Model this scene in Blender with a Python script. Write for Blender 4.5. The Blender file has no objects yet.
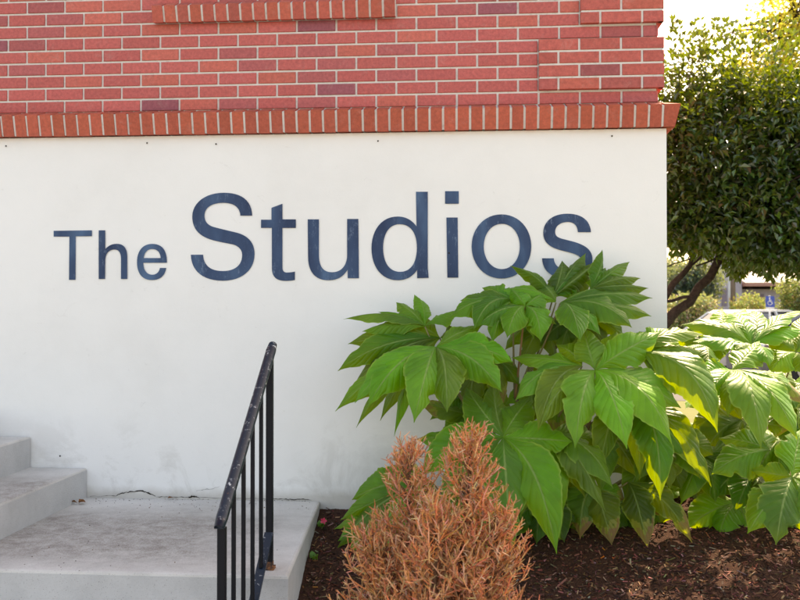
import bpy, math, random
from mathutils import Vector, Matrix, noise
R = math.radians
random.seed(7)
scene = bpy.context.scene
col = scene.collection

# ------------------------------------------------------------------ camera
F = 900.0                                   # focal length in pixels of the 800 px wide photograph
YAW = R(4.4); PITCH = R(0.64)
CAM = Vector((0, -4.66, 1.45))
cam = bpy.data.cameras.new('camera'); cam.sensor_width = 36; cam.lens = F/800*36
cam.clip_start = .05; cam.clip_end = 2000
camo = bpy.data.objects.new('camera', cam); col.objects.link(camo)
camo.location = CAM; camo.rotation_euler = (R(90)+PITCH, 0, YAW)
scene.camera = camo
cam.dof.use_dof = True; cam.dof.focus_distance = 4.25; cam.dof.aperture_fstop = 5.0
MROT = camo.rotation_euler.to_matrix()
FWD = MROT @ Vector((0, 0, -1))
def ray(px, py): return MROT @ Vector(((px-400)/F, (300-py)/F, -1))
def at(px, py, y):                          # point of the place seen at (px,py) on the plane at distance y from the wall
    d = ray(px, py); return CAM + d*((y-CAM.y)/d.y)
def atz(px, py, z):
    d = ray(px, py); return CAM + d*((z-CAM.z)/d.z)
def atn(px, py, p0, n):
    d = ray(px, py); return CAM + d*((p0-CAM).dot(n)/d.dot(n))
def mpp(p): return (p-CAM).dot(FWD)/F       # metres per pixel at p

# ------------------------------------------------------------------ mesh builder
class MB:
    def __init__(s): s.v=[]; s.f=[]; s.c=[]; s.uv=[]; s.m=[]
    def face(s, idx, c=(1,1,1), uv=None, m=0):
        s.f.append(idx); s.c.append(c); s.uv.append(uv); s.m.append(m)
    def poly(s, pts, c=(1,1,1), m=0):
        b=len(s.v); s.v += [tuple(p) for p in pts]; s.face(tuple(range(b,b+len(pts))), c, None, m)
    def box(s, a, b, c=(1,1,1), m=0, M=None):
        x0,y0,z0=a; x1,y1,z1=b; k=len(s.v)
        P=[(x0,y0,z0),(x1,y0,z0),(x1,y1,z0),(x0,y1,z0),(x0,y0,z1),(x1,y0,z1),(x1,y1,z1),(x0,y1,z1)]
        if M: P=[tuple(M@Vector(p)) for p in P]
        s.v+=P
        for q in ((0,3,2,1),(4,5,6,7),(0,1,5,4),(1,2,6,5),(2,3,7,6),(3,0,4,7)): s.face(tuple(k+i for i in q), c, None, m)
    def tube(s, pts, rads, n=6, c=(1,1,1), m=0, cap=True):
        pts=[Vector(p) for p in pts]; k=len(s.v)
        up=Vector((0,0,1)); t0=(pts[1]-pts[0]).normalized()
        a=t0.cross(up)
        if a.length<1e-3: a=t0.cross(Vector((1,0,0)))
        a.normalize()
        for i,p in enumerate(pts):
            t=(pts[min(i+1,len(pts)-1)]-pts[max(i-1,0)]).normalized()
            a=(a-t*a.dot(t)); a.normalize(); b=t.cross(a)
            r=rads[i] if hasattr(rads,'__len__') else rads
            for j in range(n):
                w=2*math.pi*j/n; q=p+(a*math.cos(w)+b*math.sin(w))*r; s.v.append(tuple(q))
        for i in range(len(pts)-1):
            for j in range(n):
                j2=(j+1)%n; s.face((k+i*n+j,k+i*n+j2,k+(i+1)*n+j2,k+(i+1)*n+j), c, None, m)
        if cap:
            s.face(tuple(k+j for j in range(n))[::-1], c, None, m)
            e=k+(len(pts)-1)*n; s.face(tuple(e+j for j in range(n)), c, None, m)
    def build(s, name, mats, parent=None, smooth=False):
        me=bpy.data.meshes.new(name); me.from_pydata(s.v, [], s.f)
        if not isinstance(mats,(list,tuple)): mats=[mats]
        for m in mats: me.materials.append(m)
        ca=me.color_attributes.new('Col','BYTE_COLOR','CORNER')
        uvl=me.uv_layers.new(name='UVMap')
        cd=[];ud=[]
        for f,c,u in zip(s.f,s.c,s.uv):
            for i in range(len(f)):
                cd += [c[0],c[1],c[2],1.0]
                if u: ud += [u[i][0],u[i][1]]
                else: ud += [0.5,0.5]
        ca.data.foreach_set('color', cd); uvl.data.foreach_set('uv', ud)
        me.polygons.foreach_set('material_index', s.m)
        me.polygons.foreach_set('use_smooth', [smooth]*len(s.f))
        me.update()
        o=bpy.data.objects.new(name, me); col.objects.link(o)
        if parent: 
            o.parent=parent; o.matrix_parent_inverse=Matrix.Translation(-parent.location)
        return o
def tag(o, label=None, cat=None, group=None, kind=None):
    if label: o['label']=label
    if cat: o['category']=cat
    if group: o['group']=group
    if kind: o['kind']=kind
    return o
def thing(name, label, cat, loc=(0,0,0), group=None):
    o=bpy.data.objects.new(name, None); col.objects.link(o); o.location=loc; o.empty_display_size=.1
    return tag(o,label,cat,group)

# ------------------------------------------------------------------ materials
def mat(name, base=(.5,.5,.5), rough=.7, spec=.5, metal=0):
    m=bpy.data.materials.new(name); m.use_nodes=True; nt=m.node_tree
    b=nt.nodes['Principled BSDF']; b.inputs['Base Color'].default_value=(*base,1); b.inputs['Roughness'].default_value=rough
    b.inputs['Specular IOR Level'].default_value=spec; b.inputs['Metallic'].default_value=metal
    return m,nt,b
def N(nt,t,**k):
    n=nt.nodes.new('ShaderNode'+t)
    for a,v in k.items(): setattr(n,a,v)
    return n
def noise_n(nt, scale, detail=6, rough=.6, vec=None, dist=0):
    n=N(nt,'TexNoise'); n.inputs['Scale'].default_value=scale; n.inputs['Detail'].default_value=detail; n.inputs['Roughness'].default_value=rough
    n.inputs['Distortion'].default_value=dist
    if vec is None:
        g=N(nt,'NewGeometry'); vec=g.outputs['Position']
    nt.links.new(vec,n.inputs['Vector']); return n.outputs['Fac']
def ramp(nt, fac, stops):
    r=N(nt,'ValToRGB'); e=r.color_ramp.elements
    while len(e)<len(stops): e.new(.5)
    for i,(p,c) in enumerate(stops):
        e[i].position=p; e[i].color=(*c,1) if hasattr(c,'__len__') else (c,c,c,1)
    nt.links.new(fac,r.inputs['Fac']); return r.outputs['Color']
def mix(nt, a, b, fac, mode='MIX'):
    n=N(nt,'Mix',data_type='RGBA',blend_type=mode)
    for s,v in (('A_Color',a),('B_Color',b)):
        i=[q for q in n.inputs if q.identifier==s][0]
        if hasattr(v,'is_linked') or isinstance(v,bpy.types.NodeSocket): nt.links.new(v,i)
        else: i.default_value=(*v,1)
    i=[q for q in n.inputs if q.identifier=='Factor_Float'][0]
    if isinstance(fac,bpy.types.NodeSocket): nt.links.new(fac,i)
    else: i.default_value=fac
    return [q for q in n.outputs if q.identifier=='Result_Color'][0]
def math_n(nt, op, a, b=None, clamp=False):
    n=N(nt,'Math',operation=op,use_clamp=clamp)
    for i,v in enumerate((a,b)):
        if v is None: continue
        if isinstance(v,bpy.types.NodeSocket): nt.links.new(v,n.inputs[i])
        else: n.inputs[i].default_value=v
    return n.outputs[0]
def bump(nt, b, h, strength=.3, dist=.01):
    n=N(nt,'Bump'); n.inputs['Strength'].default_value=strength; n.inputs['Distance'].default_value=dist
    nt.links.new(h,n.inputs['Height']); nt.links.new(n.outputs[0],b.inputs['Normal']); return n
def vcol(nt):
    n=N(nt,'VertexColor'); n.layer_name='Col'; return n.outputs['Color']
MAT={}
# white painted stucco
m,nt,b=mat('painted_stucco',(.8,.79,.77),.75,.3)
g=N(nt,'NewGeometry'); sp=N(nt,'SeparateXYZ'); nt.links.new(g.outputs['Position'],sp.inputs[0])
c=ramp(nt,noise_n(nt,1.3,8,.65),[(.3,(.755,.75,.735)),(.5,(.80,.797,.785)),(.72,(.83,.825,.815))])
st=ramp(nt,noise_n(nt,2.2,7,.7,dist=.6),[(.50,0.),(.60,1.)])
low=ramp(nt,math_n(nt,'MULTIPLY',sp.outputs['Z'],1.),[(.50,1.),(.95,0.)])
c=mix(nt,c,(.60,.585,.56),math_n(nt,'MULTIPLY',math_n(nt,'MULTIPLY',st,low),.75))
grime=ramp(nt,math_n(nt,'ADD',math_n(nt,'MULTIPLY',sp.outputs['Z'],1.),math_n(nt,'MULTIPLY',noise_n(nt,14,4),.05)),[(.50,1.),(.545,0.)])
c=mix(nt,c,(.40,.36,.31),math_n(nt,'MULTIPLY',grime,.55))
sc_=ramp(nt,noise_n(nt,9,8,.8,dist=1.5),[(.62,0.),(.66,1.)])
c=mix(nt,c,(.62,.61,.59),math_n(nt,'MULTIPLY',sc_,.35))
topd=ramp(nt,math_n(nt,'SUBTRACT',sp.outputs['Z'],math_n(nt,'MULTIPLY',noise_n(nt,8,4),.03)),[(.0,0.),(1.,1.)])
nt.links.new(c,b.inputs['Base Color'])
h=math_n(nt,'ADD',math_n(nt,'MULTIPLY',noise_n(nt,5,6,.6),1.),math_n(nt,'MULTIPLY',noise_n(nt,120,3,.6),.14))
bump(nt,b,h,.35,.006); MAT['stucco']=m
# brick (colour per brick on the mesh)
m,nt,b=mat('brick',(.35,.1,.08),.85,.25)
c=mix(nt,vcol(nt),ramp(nt,noise_n(nt,60,6,.7),[(.3,(.72,.72,.72)),(.7,(1.15,1.12,1.1))]),1.,'MULTIPLY')
sp_=ramp(nt,noise_n(nt,150,2,.5),[(.70,0.),(.76,1.)])
c=mix(nt,c,(.12,.05,.045),math_n(nt,'MULTIPLY',sp_,.6))
ef=ramp(nt,noise_n(nt,18,6,.75,dist=.8),[(.56,0.),(.75,1.)])
c=mix(nt,c,(.55,.4,.36),math_n(nt,'MULTIPLY',ef,.22))
nt.links.new(c,b.inputs['Base Color']); bump(nt,b,noise_n(nt,220,5,.7),.35,.003); MAT['brick']=m
m,nt,b=mat('mortar',(.5,.49,.46),.95,.1)
nt.links.new(ramp(nt,noise_n(nt,25,7,.75),[(.25,(.42,.40,.37)),(.45,(.66,.65,.62)),(.8,(.74,.73,.71))]),b.inputs['Base Color'])
bump(nt,b,noise_n(nt,180,4,.7),.5,.004); MAT['mortar']=m
# sign paint
m,nt,b=mat('blue_sign_paint',(.06,.1,.2),.8,.12)
tc=N(nt,'NewGeometry'); mp=N(nt,'Mapping'); mp.inputs['Scale'].default_value=(1,1,.35); nt.links.new(tc.outputs['Position'],mp.inputs[0])
c=ramp(nt,noise_n(nt,5,3,.5,mp.outputs[0]),[(.38,(.034,.055,.108)),(.52,(.048,.085,.158)),(.66,(.080,.150,.255))])
w=ramp(nt,noise_n(nt,70,6,.8,mp.outputs[0]),[(.55,0.),(.72,1.)])
big=ramp(nt,noise_n(nt,4.5,2,.5),[(.42,.1),(.62,1.)])
c=mix(nt,c,(.24,.33,.45),math_n(nt,'MULTIPLY',math_n(nt,'MULTIPLY',w,big),.8))
nt.links.new(c,b.inputs['Base Color']); bump(nt,b,noise_n(nt,120,3,.6),.3,.002); MAT['paint']=m
# concrete
def concrete(name, tint, dirt=1., zone=None):
    m,nt,b=mat(name,tint,.9,.2)
    t=Vector(tint)
    c=ramp(nt,noise_n(nt,3,8,.7),[(.3,tuple(t*.82)),(.55,tuple(t)),(.8,tuple(t*1.1))])
    g=N(nt,'NewGeometry'); nz=N(nt,'SeparateXYZ'); nt.links.new(g.outputs['Normal'],nz.inputs[0])
    d=ramp(nt,noise_n(nt,2.3,9,.72,dist=.4),[(.40,0.),(.56,1.)])
    gr=ramp(nt,noise_n(nt,150,3,.7),[(.38,.15),(.58,1.)])
    f=math_n(nt,'MULTIPLY',math_n(nt,'MULTIPLY',d,gr),math_n(nt,'MAXIMUM',nz.outputs['Z'],.12))
    if zone:
        sp2=N(nt,'SeparateXYZ'); nt.links.new(g.outputs['Position'],sp2.inputs[0])
        wob=math_n(nt,'MULTIPLY',math_n(nt,'SUBTRACT',noise_n(nt,2.6,8,.7),.5),.9)
        def band(o,c0,hw):
            return math_n(nt,'ABSOLUTE',math_n(nt,'DIVIDE',math_n(nt,'SUBTRACT',o,c0),hw))
        dist=math_n(nt,'ADD',math_n(nt,'MAXIMUM',band(sp2.outputs['X'],zone[0],zone[1]),band(sp2.outputs['Y'],zone[2],zone[3])),wob)
        zm=ramp(nt,dist,[(.45,1.),(1.,0.)])
        gr2=ramp(nt,math_n(nt,'ADD',math_n(nt,'MULTIPLY',noise_n(nt,200,4,.8),.5),math_n(nt,'MULTIPLY',noise_n(nt,11,7,.8),.5)),[(.42,.0),(.58,1.)])
        f=math_n(nt,'MULTIPLY',math_n(nt,'MULTIPLY',zm,math_n(nt,'ADD',math_n(nt,'MULTIPLY',gr2,.75),.25)),nz.outputs['Z'])
    c=mix(nt,c,(.17,.14,.115) if zone else (.15,.12,.10),math_n(nt,'MULTIPLY',f,(.80 if zone else .80)*dirt))
    pit=ramp(nt,noise_n(nt,230,2,.6),[(.30,1.),(.36,0.)])
    c=mix(nt,c,(.12,.1,.09),math_n(nt,'MULTIPLY',pit,.6))
    cr=ramp(nt,noise_n(nt,32,5,.8,dist=1.),[(.66,0.),(.72,1.)])
    c=mix(nt,c,(.17,.14,.12),math_n(nt,'MULTIPLY',cr,.5*dirt))
    nt.links.new(c,b.inputs['Base Color'])
    bump(nt,b,math_n(nt,'ADD',noise_n(nt,160,4,.7),math_n(nt,'MULTIPLY',noise_n(nt,12,5,.6),1.2)),.4,.005); return m
MAT['concrete']=concrete('weathered_concrete',(.575,.555,.525),1.,(-1.62,.95,-.78,.58))
MAT['riser']=concrete('riser_concrete',(.50,.50,.50),.7)
MAT['pavement']=concrete('pavement_concrete',(.42,.41,.38),.5)
# black railing paint
m,nt,b=mat('chipped_black_paint',(.012,.014,.022),.36,.35)
ch=ramp(nt,noise_n(nt,42,7,.85,dist=.8),[(.60,0.),(.62,1.)])
c=mix(nt,(.003,.010,.022),(.60,.60,.60),ch)
ru=ramp(nt,noise_n(nt,38,5,.7),[(.66,0.),(.70,1.)])
c=mix(nt,c,(.2,.07,.03),math_n(nt,'MULTIPLY',ru,.8))
nt.links.new(c,b.inputs['Base Color']); bump(nt,b,noise_n(nt,75,5,.75),.12,.001); MAT['rail']=m
m,nt,b=mat('black_paint',(.012,.014,.02),.5,.2)
ch=ramp(nt,noise_n(nt,60,5,.75),[(.69,0.),(.72,1.)])
nt.links.new(mix(nt,(.006,.007,.011),(.25,.16,.12),ch),b.inputs['Base Color']); MAT['post']=m
m,nt,b=mat('rusty_steel',(.22,.09,.04),.8,.3)
nt.links.new(ramp(nt,noise_n(nt,60,5),[(.4,(.05,.03,.025)),(.6,(.30,.12,.05))]),b.inputs['Base Color']); MAT['rust']=m
# mulch
m,nt,b=mat('mulch_soil',(.05,.02,.012),.95,.15)
c=ramp(nt,noise_n(nt,90,7,.8,dist=1.5),[(.3,(.022,.010,.006)),(.5,(.060,.025,.015)),(.62,(.12,.052,.030)),(.75,(.22,.12,.075))])
nt.links.new(c,b.inputs['Base Color']); bump(nt,b,noise_n(nt,110,6,.8,dist=1.5),.9,.012); MAT['mulch']=m
m,nt,b=mat('bark_chip',(.1,.05,.03),.85,.25)
nt.links.new(vcol(nt),b.inputs['Base Color']); MAT['chip']=m
# foliage
def leafmat(name, rough=.42, trans=(.70,.85,.01), tf=.24, veins=True, spec=.5, tmul=None):
    m,nt,b=mat(name,(.1,.2,.04),rough,spec)
    vc=vcol(nt); cc=vc
    if veins:
        uv=N(nt,'UVMap'); uv.uv_map='UVMap'; s=N(nt,'SeparateXYZ'); nt.links.new(uv.outputs[0],s.inputs[0])
        av=math_n(nt,'ABSOLUTE',math_n(nt,'MULTIPLY',math_n(nt,'SUBTRACT',s.outputs['Y'],.5),2.))
        mid=ramp(nt,av,[(.0,1.),(.02,1.),(.065,0.)])
        q=math_n(nt,'FRACT',math_n(nt,'SUBTRACT',math_n(nt,'MULTIPLY',s.outputs['X'],11.),math_n(nt,'MULTIPLY',math_n(nt,'POWER',av,.8),2.6)))
        tri=math_n(nt,'ABSOLUTE',math_n(nt,'SUBTRACT',math_n(nt,'MULTIPLY',q,2.),1.))   # 1 on the vein, 0 between
        sv=ramp(nt,tri,[(.86,0.),(1.,1.)])
        vein=math_n(nt,'MAXIMUM',mid,math_n(nt,'MULTIPLY',sv,.20))
        mot=ramp(nt,noise_n(nt,11,6,.65),[(.3,(.68,.74,.7)),(.7,(1.3,1.2,1.15))])
        cc=mix(nt,cc,mot,1.,'MULTIPLY')
        edge=ramp(nt,av,[(.90,0.),(.97,1.)])
        cc=mix(nt,cc,(.22,.34,.05),math_n(nt,'MULTIPLY',edge,.65))
        cc=mix(nt,cc,(.26,.37,.10),math_n(nt,'MULTIPLY',vein,.6))
        spots=ramp(nt,noise_n(nt,45,3,.6),[(.70,0.),(.76,1.)])
        cc=mix(nt,cc,(.28,.26,.06),math_n(nt,'MULTIPLY',spots,.5))
        hh=math_n(nt,'ADD',math_n(nt,'SUBTRACT',math_n(nt,'SUBTRACT',1.,math_n(nt,'POWER',tri,2.5)),math_n(nt,'MULTIPLY',mid,1.)),math_n(nt,'MULTIPLY',noise_n(nt,40,4,.6),.6))
        bn=bump(nt,b,hh,.5,.005)
    nt.links.new(cc,b.inputs['Base Color'])
    tr=N(nt,'BsdfTranslucent'); nt.links.new(mix(nt,trans,vc,.0) if tmul is None else mix(nt,vc,tmul,1.,'MULTIPLY'),tr.inputs['Color'])
    if veins:
        tcol=mix(nt,trans,tuple(x*.55 for x in trans),vein); nt.links.new(tcol,tr.inputs['Color'])
    ms=N(nt,'MixShader'); ms.inputs[0].default_value=tf
    nt.links.new(b.outputs[0],ms.inputs[1]); nt.links.new(tr.outputs[0],ms.inputs[2])
    nt.links.new(ms.outputs[0],nt.nodes['Material Output'].inputs['Surface'])
    return m
MAT['leaf']=leafmat('broad_leaf',.45,spec=.28)
MAT['camellia']=leafmat('glossy_evergreen_leaf',.24,(.36,.50,.02),.17,False,.7)
MAT['yellowleaf']=leafmat('thin_yellow_leaf',.5,(.72,.66,.10),.5,False)
MAT['farleaf']=leafmat('far_leaf',.6,(.30,.36,.10),.3,False)
MAT['seedleaf']=leafmat('seedling_leaf',.5,(.3,.5,.05),.3,False)
m,nt,b=mat('petiole',(.2,.16,.06),.6,.3); nt.links.new(vcol(nt),b.inputs['Base Color']); MAT['stem']=m
m,nt,b=mat('tree_bark',(.06,.045,.035),.9,.2)
nt.links.new(ramp(nt,noise_n(nt,22,6,.7),[(.3,(.02,.014,.012)),(.7,(.085,.06,.05))]),b.inputs['Base Color']); bump(nt,b,noise_n(nt,30,6,.7),.6,.02); MAT['bark']=m
m,nt,b=mat('dead_twig',(.4,.17,.08),.8,.2); nt.links.new(vcol(nt),b.inputs['Base Color']); MAT['deadtwig']=m
def simple(name,c,r=.6,s=.5,metal=0):
    m,nt,b=mat(name,c,r,s,metal)
    nt.links.new(ramp(nt,noise_n(nt,6,5,.6),[(.3,tuple(x*.88 for x in c)),(.7,tuple(min(1,x*1.06) for x in c))]),b.inputs['Base Color']); return m
MAT['winframe']=simple('white_window_frame',(.75,.75,.73),.5)
MAT['glass']=simple('dark_window_glass',(.03,.035,.04),.06,.8)
MAT['asphalt']=simple('asphalt',(.06,.06,.062),.9,.2)
MAT['grassgnd']=simple('dry_lawn',(.12,.13,.05),.95,.1)
MAT['lav']=simple('lavender_stucco',(.40,.36,.42),.9,.2)
MAT['lavdark']=simple('muted_mauve_panel',(.22,.18,.22),.9,.2)
MAT['eave']=simple('rose_eave',(.42,.22,.18),.8,.2)
MAT['roofing']=simple('pale_roofing',(.5,.46,.42),.8,.2)
MAT['pole']=simple('weathered_wood_pole',(.17,.14,.13),.9,.2)
MAT['conduit']=simple('grey_conduit',(.42,.45,.48),.5,.5)
MAT['signblue']=simple('blue_sign_sheet',(.03,.08,.42),.4)
MAT['white']=simple('white_sign_sheet',(.8,.8,.8),.4)
MAT['carwhite']=simple('silver_car_paint',(.6,.62,.63),.2,.8)
MAT['cardark']=simple('dark_car_paint',(.10,.11,.13),.2,.8)
MAT['tyre']=simple('tyre_rubber',(.02,.02,.02),.8)
MAT['rim']=simple('wheel_rim',(.5,.5,.5),.3,.5,1)
MAT['tail']=simple('red_lamp_lens',(.4,.02,.02),.2)
MAT['dry']=simple('dry_brown_leaf',(.22,.09,.035),.8,.2)
MAT['pink']=simple('pink_petal',(.75,.06,.12),.5)
MAT['crack']=simple('dark_crack',(.03,.025,.02),.95,.1)

# ------------------------------------------------------------------ light
SUN=Vector((.355,.95,0)).normalized(); EL=R(47); SUN=Vector((SUN.x*math.cos(EL),SUN.y*math.cos(EL),math.sin(EL)))
w=bpy.data.worlds.new('World'); scene.world=w; w.use_nodes=True; nt=w.node_tree
sky=nt.nodes.new('ShaderNodeTexSky'); sky.sky_type='NISHITA'; sky.sun_disc=False; sky.sun_elevation=EL; sky.sun_rotation=math.atan2(SUN.x,SUN.y)
sky.dust_density=3.0; sky.air_density=1.0; sky.ozone_density=1.0; sky.altitude=50
bg=nt.nodes['Background']; bg.inputs['Strength'].default_value=.145; nt.links.new(sky.outputs[0],bg.inputs['Color'])
l=bpy.data.lights.new('sun','SUN'); l.energy=2.75; l.angle=R(.55); l.color=(1,.95,.87)
lo=bpy.data.objects.new('sun',l); col.objects.link(lo); lo.location=(3,6,9); lo.rotation_euler=SUN.to_track_quat('Z','Y').to_euler()
vs=scene.view_settings; vs.view_transform='Standard'; vs.look='None'; vs.gamma=1; vs.exposure=2.08; vs.use_curve_mapping=False
try:
    vs.use_white_balance=True; vs.white_balance_temperature=9900; vs.white_balance_tint=15
except Exception: pass
scene.cycles.max_bounces=8; scene.cycles.use_denoising=True

# ------------------------------------------------------------------ key coordinates
XC=at(667,300,0).x                          # building corner
ZL=at(560,130,-.0).z                        # top of the stucco / bottom of the ledge
BF=.034                                     # brick face set back behind the stucco face
CH=.0677                                    # course height
ZT=at(560,104.5,BF).z                       # top of ledge = first course
LEFT=-5.6; BACK=9.0; TOP=6.6
print('XC',XC,'ZL',ZL,'ZT',ZT)

def bcol(orange=0.):
    r=random.random()
    if r<.03: c=Vector((.31,.095,.115))
    elif r<.18: c=Vector((.41,.110,.110))
    elif r<.36: c=Vector((.53,.135,.108))
    else: c=Vector((.49,.119,.110))
    c=c*1.10*(1+random.uniform(-.08,.08))
    if orange: c=c.lerp(Vector((.49,.110,.060)),orange)*(1+random.uniform(-.10,.10))
    return tuple(c)
def brick(mb, fm, a0,a1,z0,z1,p,dep,c,bev=.0022):
    """fm(a,p,z) maps along/outward/up to the world"""
    j=lambda: random.uniform(-.0009,.0009)
    k=len(mb.v); e=bev
    P=[(a0,p-dep,z0),(a1,p-dep,z0),(a1,p-dep,z1),(a0,p-dep,z1),
       (a0,p-e,z0),(a1,p-e,z0),(a1,p-e,z1),(a0,p-e,z1),
       (a0+e,p+j(),z0+e+j()),(a1-e+j(),p+j(),z0+e),(a1-e,p+j(),z1-e+j()),(a0+e+j(),p+j(),z1-e)]
    mb.v+=[tuple(fm(*q)) for q in P]
    for q in ((8,9,10,11),(4,5,9,8),(5,6,10,9),(6,7,11,10),(7,4,8,11),(0,1,5,4),(1,2,6,5),(2,3,7,6),(3,0,4,7)): mb.face(tuple(k+i for i in q),c)
front=lambda a,p,z:(a,-p,z)
side=lambda a,p,z:(XC+p,a,z)

bld=thing('brick_building','red brick building on a white stucco base painted with large blue words','building',(XC,0,.45))
# ---- stucco base
mb=MB()
nx,nz=90,30
k=0
for i in range(nx+1):
    for j in range(nz+1):
        x=LEFT+(XC-LEFT)*i/nx; z=-.1+(ZL+.1)*j/nz
        y=0 if i in(0,nx) else .0035*noise.noise(Vector((x*1.5,z*1.5,3)))
        mb.v.append((x,y,z))
for i in range(nx):
    for j in range(nz):
        a=i*(nz+1)+j; mb.face((a,a+nz+1,a+nz+2,a+1))
mb.poly([(XC,0,-.1),(XC,BACK,-.1),(XC,BACK,ZL),(XC,0,ZL)])
mb.poly([(LEFT,BACK,-.1),(LEFT,0,-.1),(LEFT,0,ZL),(LEFT,BACK,ZL)])
mb.poly([(LEFT,0,ZL),(XC,0,ZL),(XC,BACK,ZL),(LEFT,BACK,ZL)])
mb.poly([(XC,BACK,-.1),(LEFT,BACK,-.1),(LEFT,BACK,ZL),(XC,BACK,ZL)])
wall=mb.build('stucco_wall',MAT['stucco'],bld,True)
for p in wall.data.polygons: p.use_smooth = p.index < nx*nz
# small drilled holes in the stucco
mb=MB()
for px,py in ((6,146),(147,143),(216,144),(378,141),(612,136),(60,456),(449,253)):
    mb=MB(); p=at(px,py,-.0045); mb.poly([p+Vector((math.cos(t)*.0045,0,math.sin(t)*.0045)) for t in [i*math.pi/4 for i in range(8)]])
    mb.build('screw_hole',MAT['crack'],bld)
# cracks at the foot of the stucco
rcx=random.Random(8)
def crackline(pts,ws):
    mb=MB(); P=[];W=[]
    for i in range(len(pts)-1):
        for k in range(5):
            t=k/5; e=0 if k==0 else 1
            P.append(at(pts[i][0]*(1-t)+pts[i+1][0]*t, pts[i][1]*(1-t)+pts[i+1][1]*t+e*rcx.uniform(-.5,.5), -.0065)); W.append((ws[i]*(1-t)+ws[i+1]*t)*rcx.uniform(.25,1.2))
    P.append(at(*pts[-1],-.0065)); W.append(.0001)
    for i in range(len(P)-1):
        w0,w1=W[i],W[i+1]
        mb.poly([P[i]-Vector((0,0,w0)),P[i+1]-Vector((0,0,w1)),P[i+1]+Vector((0,0,w1)),P[i]+Vector((0,0,w0))])
    mb.build('crack',MAT['crack'],bld)
crackline([(90,496.5),(104,496),(116,496),(122,493),(132,491.5),(143,491),(150,494),(156,496.5)],[.0006,.0008,.0015,.0030,.0025,.0035,.004,.001])
crackline([(156,497),(165,497),(172,497.5),(180,497),(188,497),(194,496.5),(200,498)],[.001,.002,.001,.002,.003,.007,.0006])
crackline([(196,491),(204,489.5),(212,489),(220,486)],[.0006,.0012,.0008,.0003])
crackline([(272,499),(282,498.8),(292,499.5),(301,499.2),(312,500.4)],[.001,.002,.0025,.003,.0006])
crackline([(200,497.5),(225,498),(250,498.5),(272,499)],[.0008,.001,.0008,.001])

# ---- brick body: mortar core with a real window opening
WX0=at(155,2,BF).x+.02; WX1=at(393,2,BF).x-.02; ZS=at(270,9.5,BF).z; WZ0=ZT+CH*round((at(270,-1,BF).z-ZT)/CH); WZ1=WZ0+CH*20
mb=MB(); CF=BF+.0075
def corebox(x0,x1,z0,z1): mb.box((x0,CF,z0),(x1,CF+.26,z1))
XB=XC-BF-.0075
corebox(LEFT+.05,WX0,ZL,TOP); corebox(WX1,XB,ZL,TOP); corebox(WX0,WX1,ZL,WZ0); corebox(WX0,WX1,WZ1,TOP)
mb.box((LEFT+.05,CF+.26,ZL),(XB,BACK-.05,TOP))
mb.build('mortar_core',MAT['mortar'],bld)
ML=.2116; MT=.0112
JX=at(518,40,BF).x                          # a joint of the odd courses
# corner blocks: start x, first course, number of courses
def quoins():
    out=[]; k=1; wide=True
    while ZT+CH*(k+4)<TOP:
        out.append((k,k+4,wide)); k+=5; wide=not wide
    return out
Q=quoins(); XQW=at(538.5,60,BF).x; XQN=at(580,10,BF).x
XBF=XC-BF
mb=MB()
n=int((TOP-ZT)/CH)
for r in range(n):
    z0=ZT+r*CH+MT/2; z1=z0+CH-MT
    qs=[q for q in Q if q[0]<=r<q[1]]
    xe=XBF
    if qs: xe=(XQW if qs[0][2] else XQN)-.005
    off = 0 if (r%2==0) else ML/2
    # even rows share joints at JX + ML/2 ; first course (r=0) has joint at the quoin edge
    x=JX+ML/2-off-ML*40
    while x<xe:
        a0=max(x+MT/2,LEFT+.06); a1=min(x+ML-MT/2,xe)
        segs=[(a0,a1)]
        if z1>WZ0-.001 and z0<WZ1:
            segs=[(a0,min(a1,WX0-.001)),(max(a0,WX1+.001),a1)]
        for s0,s1 in segs:
            if s1-s0>.02: brick(mb,front,s0,s1,z0,z1,-BF,.0075,bcol())
        x+=ML
mb.build('brickwork',[MAT['brick']],bld)
mb=MB()
for r in range(n):
    z0=ZT+r*CH+MT/2; z1=z0+CH-MT
    y=-BF if False else BF+ (MT/2 if r%2 else ML/2)
    brick(mb,side,BF,y-MT,z0,z1,-BF,.0075,bcol())
    while y<BACK-.1:
        brick(mb,side,y,min(y+ML-MT,BACK-.1),z0,z1,-BF,.0075,bcol()); y+=ML
sb=mb.build('brickwork',[MAT['brick']],bld); sb['label']='side wall brickwork of the building'
# quoin blocks
QP=.026
for (k0,k1,wide) in Q:
    mb=MB(); x0=XQW if wide else XQN
    xr=XBF+QP
    mb.box((x0+.004,BF-QP+.006,ZT+k0*CH+MT/2+.001),(xr-.006,BF+.02,ZT+k1*CH-MT/2-.001),m=1)
    mb.box((XBF-.03,BF+.02,ZT+k0*CH+MT/2+.001),(xr-.006,BF+.42,ZT+k1*CH-MT/2-.001),m=1)
    for r in range(k0,k1):
        z0=ZT+r*CH+MT/2; z1=z0+CH-MT; s=(r-k0)%2
        x=x0; first=True
        while x<xr-.03:
            L=ML*1.0
            if first and ((r-k0)%2==0): L=ML/2 
            first=False
            a1=min(x+L-MT,xr)
            if xr-a1<.05 and xr-a1>0: a1=xr
            brick(mb,front,x,a1,z0,z1,-BF+QP,QP+.002,bcol(.25),.002); x=a1+MT
        y=BF-QP+.001; first=True
        while y<BF+.42:
            L=.09 if (first and s) else ML; first=False
            a1=min(y+L,BF+.42); 
            brick(mb,side,y+.002,a1-MT,z0,z1,-BF+QP-.0006,QP,bcol(.25),.002); y=a1
    mb.build('quoin',[MAT['brick'],MAT['mortar']],bld)
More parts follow.
